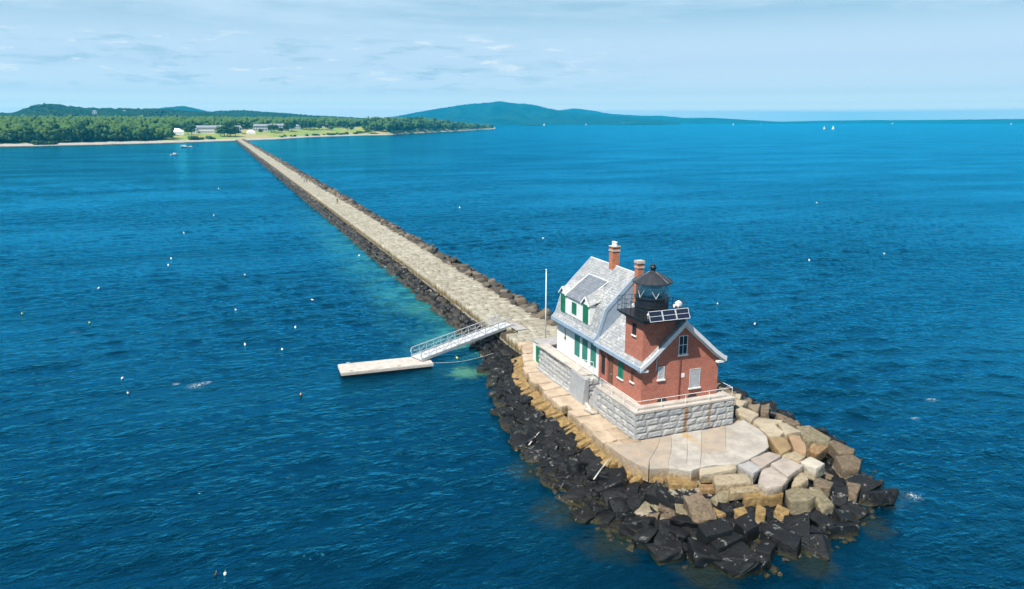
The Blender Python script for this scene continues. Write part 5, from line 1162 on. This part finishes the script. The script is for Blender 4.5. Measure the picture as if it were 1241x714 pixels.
# everything behind reads as one wood
def forest():
    g = np.random.default_rng(17); V = []; F = []; T = []; o = 0
    def add(x, y, z, r, h):
        nonlocal o, V, F, T
        v = IV * (1 + g.normal(0, .24, (len(IV), 1))) * np.array([r, r, h]) + (x, y, z); V.append(v); F.append(IF + o); tn = g.random(); T.append(np.clip(g.normal(tn, .2, len(IF)), 0, 1)); o += len(v)
    n = 0
    while n < 9000:
        px = g.uniform(-330, 596); a = bearing_px(px)
        if px < 205: s = 60 + 900 * g.random() ** 1.6
        elif px < 440: s = 235 + 800 * g.random() ** 1.5
        else: s = 40 + 380 * g.random() ** 1.3
        d = float(shore_d(a)) + s; x, y = d * math.sin(a), d * math.cos(a); gz = float(land_h(np.array(a), np.array(s)))
        if gz < 1.5: continue
        k = (1 if px < 440 else .62 + .38 * min(1, float(cape(np.array(a))) * 1.4)) * g.uniform(.7, 1.25)
        for q in range(3): add(x + g.normal(0, 2.2), y + g.normal(0, 2.2), gz + k * g.uniform(5, 11), g.uniform(2.2, 4.2) * k, g.uniform(2.5, 4.5) * k)
        n += 1
    tag(mesh_np('forest', np.concatenate(V), np.concatenate(F), LEAF, False, np.concatenate(T), 'stuff'), 'continuous green forest behind the trees and meadow of the far shore', 'forest')
    V = []; F = []; T = []; o = 0
    # taller wood on the near flank of the ridges
    for K, w, cnt in ((H1, 1000, 5200), (H3, 1100, 3600)):
        K = np.array(K); a0 = np.arctan2(K[:, 0], K[:, 1]); d0 = np.hypot(K[:, 0], K[:, 1])
        for _ in range(cnt):
            a = g.uniform(a0[0], a0[-1]); S = -.1 - .9 * g.random() ** .8; zc = np.interp(a, a0, K[:, 2]); d = np.interp(a, a0, d0) + S * w * .98
            z = zc * (1 - abs(S)) ** .8; add(d * math.sin(a), d * math.cos(a), z + .5, g.uniform(3, 5.5), g.uniform(2, 4.))
    tag(mesh_np('forest', np.concatenate(V), np.concatenate(F), NEED, False, np.concatenate(T), 'stuff'), 'darker wood covering the low hills behind the far shore', 'forest')
forest()

# ------------------------------------------------------------------ buildings and tents of the far shore
def far_house(px, s, w, dep, h, label, mat='farwhite', roof='roofgrey', roofh=3., floors=2, wins=8, name='resort_building', group=None, gable=True, turn=0., z=None, xy=None, cat='building'):
    x, y = xy or polar(px, s); z = ground_z(x, y) - .5 if z is None else z; a = math.atan2(x, y)
    t = thing(name, label, cat, (x, y, z), group)
    MB().box(-w / 2, w / 2, 0, dep, 0, h).build('wall', M[mat], t)
    m = MB(); e = .5
    if gable: m.prism([(-w / 2 - e, -e), (w / 2 + e, -e), (w / 2 + e, dep + e), (-w / 2 - e, dep + e)], h + .002, h + .2); m.add([(-w / 2 - e, -e, h + .201), (w / 2 + e, -e, h + .201), (w / 2 + e, dep + e, h + .201), (-w / 2 - e, dep + e, h + .201), (-w / 2 + roofh * .6, dep / 2, h + roofh), (w / 2 - roofh * .6, dep / 2, h + roofh)], [(0, 1, 5, 4), (1, 2, 5), (2, 3, 4, 5), (3, 0, 4)])
    m.build('roof', M[roof], t)
    if wins:
        for f in range(floors):
            for i in range(wins):
                u = -w / 2 + w * (i + .5) / wins; zz = h * (f + .28) / floors; MB().box(u - w / wins * .27, u + w / wins * .27, -.06, .02, zz, zz + h / floors * .5).build('window', M['darkglass'], t)
    for ch in t.children: ch.matrix_parent_inverse = Matrix.Identity(4)
    t.rotation_euler = (0, 0, -a + turn); return t
far_house(250.5, 150, 33, 12, 8.0, 'long white hotel wing behind the meadow, left of the dark tree clump', wins=12)
far_house(234, 158, 9, 9, 5.2, 'small white hotel pavilion at the left end of the long hotel wing', wins=3)
far_house(264.5, 150, 14, 12, 8.0, 'white hotel block between the long wing and the dark tree clump', wins=5)
far_house(287.5, 130, 11, 12, 9.0, 'blue grey gabled hotel end right of the dark tree clump', 'fargrey', wins=3)
far_house(317.5, 175, 28, 10, 7.6, 'grey roofed resort block right of the breakwater head, left one', 'fargrey', wins=8)
far_house(338, 185, 30, 10, 7.4, 'grey roofed resort block right of the breakwater head, middle one', 'fargrey', wins=8)
far_house(356, 205, 22, 10, 5.0, 'grey roofed resort block right of the breakwater head, right one', 'fargrey', wins=6)
far_house(393, 215, 16, 10, 5.5, 'white cottage among trees at the right end of the meadow', 'farwhite', wins=4, name='cottage')
far_house(365, 230, 7, 7, 5.5, 'tiny white cottage behind the resort trees', 'farwhite', wins=2, name='cottage')
def tent(px, s, w, h, label):
    x, y = polar(px, s); z = ground_z(x, y) - .3; t = thing('event_tent', label, 'tent', (x, y, z), 'white tents on the meadow'); d = w * .55
    m = MB(); m.add([(-w / 2, 0, h * .5), (w / 2, 0, h * .5), (w / 2, d, h * .5), (-w / 2, d, h * .5), (-w * .18, d / 2, h), (w * .18, d / 2, h), (-w * .36, d * .2, h * .68), (w * .36, d * .2, h * .68)], [(0, 1, 7, 6), (6, 7, 5, 4), (1, 2, 5, 7), (2, 3, 4, 5), (3, 0, 6, 4)]); m.build('canopy', M['tent'], t)
    m = MB(); m.box(-w / 2 + .1, w / 2 - .1, .1, d - .1, 0, h * .495); m.build('side_wall', M['farwhite'], t)
    for ch in t.children: ch.matrix_parent_inverse = Matrix.Identity(4)
    t.rotation_euler = (0, 0, -math.atan2(x, y))
tent(212.5, 128, 19, 9, 'larger white event tent on the brown grass beside the left wood')
tent(303, 120, 13, 6.0, 'smaller white event tent close to the landward end of the breakwater')
for k, (px, d, z, w) in enumerate(((116, 2150, 42, 9), (152, 2250, 44, 8), (172, 2050, 30, 8), (176, 1500, 22, 6))):
    a = bearing_px(px); far_house(0, 0, w, 7, 6, ('leftmost', 'second from left', 'third from left', 'lowest and nearest')[k] + ' of the white houses scattered over the left wooded hill', 'farwhite', wins=2, name='hill_house', group='houses on the left hill', xy=(d * math.sin(a), d * math.cos(a)), z=z, cat='house')
for k, (px, d) in enumerate(((712, 6100), (718, 6000), (722, 6100), (727, 6050), (732, 6000), (744, 6000), (755, 5900), (764, 5900))):
    a = bearing_px(px); far_house(0, 0, random.uniform(12, 26), 12, random.uniform(7, 12), 'tiny white house of the village at the foot of the mountain', 'farwhite', wins=0, name='village_house', group='village at the foot of the mountain', xy=(d * math.sin(a), d * math.cos(a)), z=.5, cat='house')
# low wooded spit and islet before the mountain
def islet(name, px, d, w, dep, h, label):
    a = bearing_px(px); g = np.random.default_rng(int(px)); V = []; F = []; T = []; o = 0
    for _ in range(160):
        u = g.uniform(-1, 1); v = IV * (1 + g.normal(0, .2, (len(IV), 1))) * np.array([w * .03, dep * .2, h * .5]) + (u * w / 2, g.normal(0, dep * .2), h * .35 * (1 - u * u)); V.append(v); F.append(IF + o); o += len(v); T.append(g.random(len(IF)))
    ob = mesh_np(name, np.concatenate(V), np.concatenate(F), NEED, False, np.concatenate(T), 'structure'); ob.location = (d * math.sin(a), d * math.cos(a), 0); ob.rotation_euler = (0, 0, -a); ob['label'] = label
islet('islet', 645, 4700, 150, 60, 9, 'low dark islet before the mountain')
islet('spit', 772, 5800, 420, 80, 14, 'low wooded spit right of the mountain foot')

# ------------------------------------------------------------------ boats
def sailboat(xy, L, hm, label, group=None, sail=True, heel=0., head=0.):
    t = thing('sailboat', label, 'sailboat', (*xy, 0), group); st = []
    for u, w, zk in ((-.5, .10, .06), (-.35, .145, .02), (-.1, .165, 0), (.2, .14, 0), (.4, .07, .03), (.5, .006, .10)):
        st.append([(u * L, s * w * L * k, z * L) for s, k, z in ((-1, 1, .105), (-1, .8, .045), (0, 0, -.02 + zk), (1, .8, .045), (1, 1, .105))])
    V = [p for r in st for p in r]; n = 5; F = [(i * n + j, (i + 1) * n + j, (i + 1) * n + j + 1, i * n + j + 1) for i in range(5) for j in range(4)] + [(i * n, i * n + 4, (i + 1) * n + 4, (i + 1) * n) for i in range(5)] + [(0, 1, 2, 3, 4)]
    MB().add(V, F).build('hull', M['hullwhite'], t); MB().box(-.2 * L, .15 * L, -.07 * L, .07 * L, .106 * L, .15 * L).build('cabin', M['hullwhite'], t)
    MB().tube((.06 * L, 0, .1 * L), (.06 * L, 0, hm), .012 * L, .008 * L, 6).build('mast', M['alu'], t); MB().tube((.05 * L, 0, .2 * L), (-.42 * L, .02 * L, .2 * L), .008 * L, n=6).build('boom', M['alu'], t)
    if sail:
        def sl_(p, nm): 
            v = []; 
            for i in range(9):
                f = i / 8
                for j in range(6): e = j / 5; q = Vector(p[0]).lerp(Vector(p[1]), f).lerp(Vector(p[2]).lerp(Vector(p[1]), f), e); v.append((q.x, q.y + .05 * L * math.sin(math.pi * e) * (1 - f), q.z))
            v += [(x, y + .01 * L, z) for x, y, z in v]; k = 54
            fs = [(i * 6 + j, i * 6 + j + 1, (i + 1) * 6 + j + 1, (i + 1) * 6 + j) for i in range(8) for j in range(5)]; fs += [tuple(k + q for q in reversed(f)) for f in fs]; MB().add(v, fs).build(nm, M['sail'], t)
        sl_([(.045 * L, 0, .22 * L), (.05 * L, 0, hm * .97), (-.4 * L, .02 * L, .22 * L)], 'mainsail'); sl_([(.49 * L, 0, .12 * L), (.07 * L, 0, hm * .85), (.02 * L, .05 * L, .16 * L)], 'jib')
    else: MB().tube((.03 * L, 0, .225 * L), (-.4 * L, .02 * L, .225 * L), .022 * L, n=8).build('furled_sail', M['sail'], t)
    for ch in t.children: ch.matrix_parent_inverse = Matrix.Identity(4)
    t.rotation_euler = (heel, 0, head); return t
def sea_px(px, d): a = bearing_px(px); return (d * math.sin(a), d * math.cos(a))
sailboat(sea_px(221.5, 815), 9, 11, 'moored white sailboat with bare mast off the hotel beach', sail=False, head=.1)
sailboat(sea_px(1010.5, 2590), 8.5, 12.5, 'sailboat under full white sail on the open water, right one of a pair', 'sailboats on the open bay', head=2.0)
sailboat(sea_px(999.5, 2640), 7, 11, 'slim sailboat seen end on beside the sailboat under full sail', 'sailboats on the open bay', head=-.55)
for px, d, lab in ((889, 5200, 'far sailboat near the low end of the mountain ridge'), (922.5, 6800, 'far sailboat just right of the mountain ridge end'), (1082, 7600, 'far sailboat before the low islands at right'), (1226, 7200, 'far sailboat at the right border of the sea'), (659.5, 4500, 'far sailboat before the foot of the mountain'), (710.5, 5000, 'far sailboat left of the mountain village')):
    sailboat(sea_px(px, d), 11, 14, lab, 'sailboats on the open bay', head=random.uniform(1.5, 2.6))
def skiff(xy, L, label, head):
    t = thing('skiff', label, 'boat', (*xy, 0)); st = []
    for u, w in ((-.5, .17), (-.2, .2), (.15, .18), (.38, .1), (.5, .01)): st.append([(u * L, -w * L, .14 * L), (u * L, -w * L * .75, -.02 * L), (u * L, w * L * .75, -.02 * L), (u * L, w * L, .14 * L)])
    V = [p for r in st for p in r]; F = [(i * 4 + j, (i + 1) * 4 + j, (i + 1) * 4 + j + 1, i * 4 + j + 1) for i in range(4) for j in range(3)] + [(0, 1, 2, 3)] + [(i * 4, i * 4 + 3, (i + 1) * 4 + 3, (i + 1) * 4) for i in range(4)]
    MB().add(V, F).build('hull', M['hullwhite'], t); MB().box(-.12 * L, .18 * L, -.13 * L, .13 * L, .142 * L, .30 * L).build('cabin', M['hullwhite'], t)
    for ch in t.children: ch.matrix_parent_inverse = Matrix.Identity(4)
    t.rotation_euler = (0, 0, head)
skiff(sea_px(228, 812), 5, 'small white boat moored beside the sailboat off the hotel beach', .1)
skiff(sea_px(207.3, 632), 5.5, 'small white boat moored alone off the left wood', .3)

# ------------------------------------------------------------------ buoys
BUOYS = [(-9.18, 151.35, 'w'), (-9.33, 144.37, 'w'), (-8.07, 186.01, 'w'), (-18.29, 127.59, 'w'), (-25.59, 113.65, 'y'), (.93, 105.49, 'w'), (3.02, 130.13, 'w'), (-1.67, 219., 'w'), (.24, 307.3, 'w'), (-16.54, 105.2, 'y'), (7.55, 93.5, 'w'), (1.43, 88., 'w'), (5.23, 84.4, 'w'), (-10.43, 80.2, 'w'), (-9.44, 75.3, 'w'), (5.67, 69.05, 'o'), (11.35, 107.9, 'w'), (24.0, 141.9, 'w'), (100.3, 106.9, 'w'), (118.6, 106.9, 'w'), (61.7, 74.1, 'w'), (63.9, 84.8, 'w'), (174.9, 185.4, 'w'), (65.4, 149.4, 'w'), (66.2, 212.9, 'w'), (22.6, 74.4, 'y'), (-1.4, 41.1, 'w'), (-1.9, 41.2, 'd')]
def buoy_proto(c):
    mt = {'w': M['hullwhite'], 'y': M['yellow'], 'o': M['orange'], 'd': M['darkwood']}[c]; t = thing('lobster_buoy', None, 'buoy')
    MB().lathe([(.03, -.22), (.13, -.14), (.16, .02), (.15, .16), (.09, .26), (.03, .28)], (0, 0, 0), 12).build('float', mt, t, True); MB().tube((0, 0, .27), (.03, 0, .52), .025, n=6).build('spindle', M['drift'] if c != 'o' else mt, t); return t
BP = {c: buoy_proto(c) for c in 'wyod'}; seen = set()
for x, y, c in BUOYS:
    o = copy_tree(BP[c]) if c in seen else BP[c]; seen.add(c)
    d = math.hypot(x, y); s = min(1.05, .42 + d / 360.); o.location = (x, y, .05); o.scale = (s, s, s); o.rotation_euler = (random.gauss(0, .4), random.gauss(0, .4), random.uniform(0, 6))
    side = 'harbour water left of the breakwater' if x < 26 else 'open sea right of the breakwater'
    tag(o, {'w': 'small white lobster buoy afloat on the %s' % side, 'y': ('yellow lobster buoy afloat beside the foot of the gangway' if x > 20 else 'yellow lobster buoy on the far left water'), 'o': 'pink orange lobster buoy afloat left of the floating dock', 'd': 'dark buoy beside a white one near the bottom of the picture'}[c], None, 'lobster buoys on the water')

# ------------------------------------------------------------------ people on the breakwater
def person_proto(walk, shirt, trousers):
    J = {'pel': (0, 0, .93), 'che': (0, .01, 1.28), 'nec': (0, .0, 1.47), 'hea': (0, .02, 1.60), 'top': (0, .01, 1.73),
         'ls': (-.18, 0, 1.40), 'le': (-.25, -.06 * walk, 1.12), 'lw': (-.26, .10 * walk + .05, .88), 'rs': (.18, 0, 1.40), 're': (.25, .06 - .14 * (1 - walk), 1.12), 'rw': (.26, .18 * walk, .90),
         'lh': (-.10, 0, .90), 'lk': (-.11, .16 * walk, .49), 'la': (-.11, .20 * walk - .02, .08), 'lf': (-.12, .20 * walk + .16, .035), 'rh': (.10, 0, .90), 'rk': (.11, -.02 * walk, .49), 'ra': (.11, -.26 * walk - .01, .09), 'rf': (.12, -.26 * walk + .16, .035)}
    Rr = {'pel': .14, 'che': .155, 'nec': .06, 'hea': .10, 'top': .075, 'ls': .065, 'le': .045, 'lw': .035, 'rs': .065, 're': .045, 'rw': .035, 'lh': .09, 'lk': .062, 'la': .045, 'lf': .04, 'rh': .09, 'rk': .062, 'ra': .045, 'rf': .04}
    E = [('pel', 'che'), ('che', 'nec'), ('nec', 'hea'), ('hea', 'top'), ('che', 'ls'), ('ls', 'le'), ('le', 'lw'), ('che', 'rs'), ('rs', 're'), ('re', 'rw'), ('pel', 'lh'), ('lh', 'lk'), ('lk', 'la'), ('la', 'lf'), ('pel', 'rh'), ('rh', 'rk'), ('rk', 'ra'), ('ra', 'rf')]
    N = list(J); me = bpy.data.meshes.new('person'); me.from_pydata([J[k] for k in N], [(N.index(a), N.index(b)) for a, b in E], []); o = bpy.data.objects.new('person', me); COL.objects.link(o)
    md = o.modifiers.new('skin', 'SKIN'); md.use_smooth_shade = True
    for i, k in enumerate(N): me.skin_vertices[0].data[i].radius = (Rr[k], Rr[k] * (.7 if k in ('pel', 'che') else 1)); me.skin_vertices[0].data[i].use_root = k == 'pel'
    o.modifiers.new('sub', 'SUBSURF').render_levels = 1; o.modifiers['sub'].levels = 1
    dg = bpy.context.evaluated_depsgraph_get(); m2 = bpy.data.meshes.new_from_object(o.evaluated_get(dg)); o.modifiers.clear(); o.data = m2
    for c in ((.50, .30, .22), shirt, trousers, (.04, .025, .015)): m2.materials.append(plain('cloth', c, .8, .1, 6))
    for p in m2.polygons:
        c = p.center; p.material_index = 3 if (c.z > 1.62 and c.y < .06) or c.z > 1.70 or c.z < .07 else (0 if c.z > 1.46 or (abs(c.x) > .22 and c.z < 1.2) else (1 if c.z > .92 else 2))
    m2.polygons.foreach_set('use_smooth', [True] * len(m2.polygons)); return o
for k, (x, y, w, sh, tr, rz, lab) in enumerate(((31.5, 218.6, .8, (.03, .03, .04), (.02, .02, .03), 3.1, 'lone walker in dark clothes, nearest on the long breakwater'),
     (31.8, 297.3, 1., (.05, .05, .06), (.02, .02, .03), .1, 'walker in dark clothes, right one of the pair farther along'), (32.3, 319.7, .7, (.06, .03, .03), (.03, .03, .05), 3.2, 'walker in a dark red top behind the dark pair'),
     (31.0, 298.6, .9, (.30, .30, .33), (.03, .03, .06), .2, 'walker in a grey top, left one of the pair farther along'), (32.4, 270.2, 1., (.22, .26, .34), (.25, .23, .2), .0, 'walker in a pale blue top at the middle of the breakwater'),
     (33.6, 271.4, .9, (.38, .33, .30), (.08, .09, .12), .1, 'walker in a beige top beside the pale blue one'), (32.4, 382.6, 1., (.10, .10, .12), (.03, .03, .04), 3., 'walker in grey far along the breakwater, left of two'), (33.1, 369.2, .9, (.35, .10, .08), (.03, .03, .05), 3.1, 'walker in a red top far along the breakwater'))):
    o = person_proto(w, sh, tr); o.location = (x, y, 2.015); o.rotation_euler = (0, 0, rz); tag(o, lab, 'person', 'people walking on the breakwater')
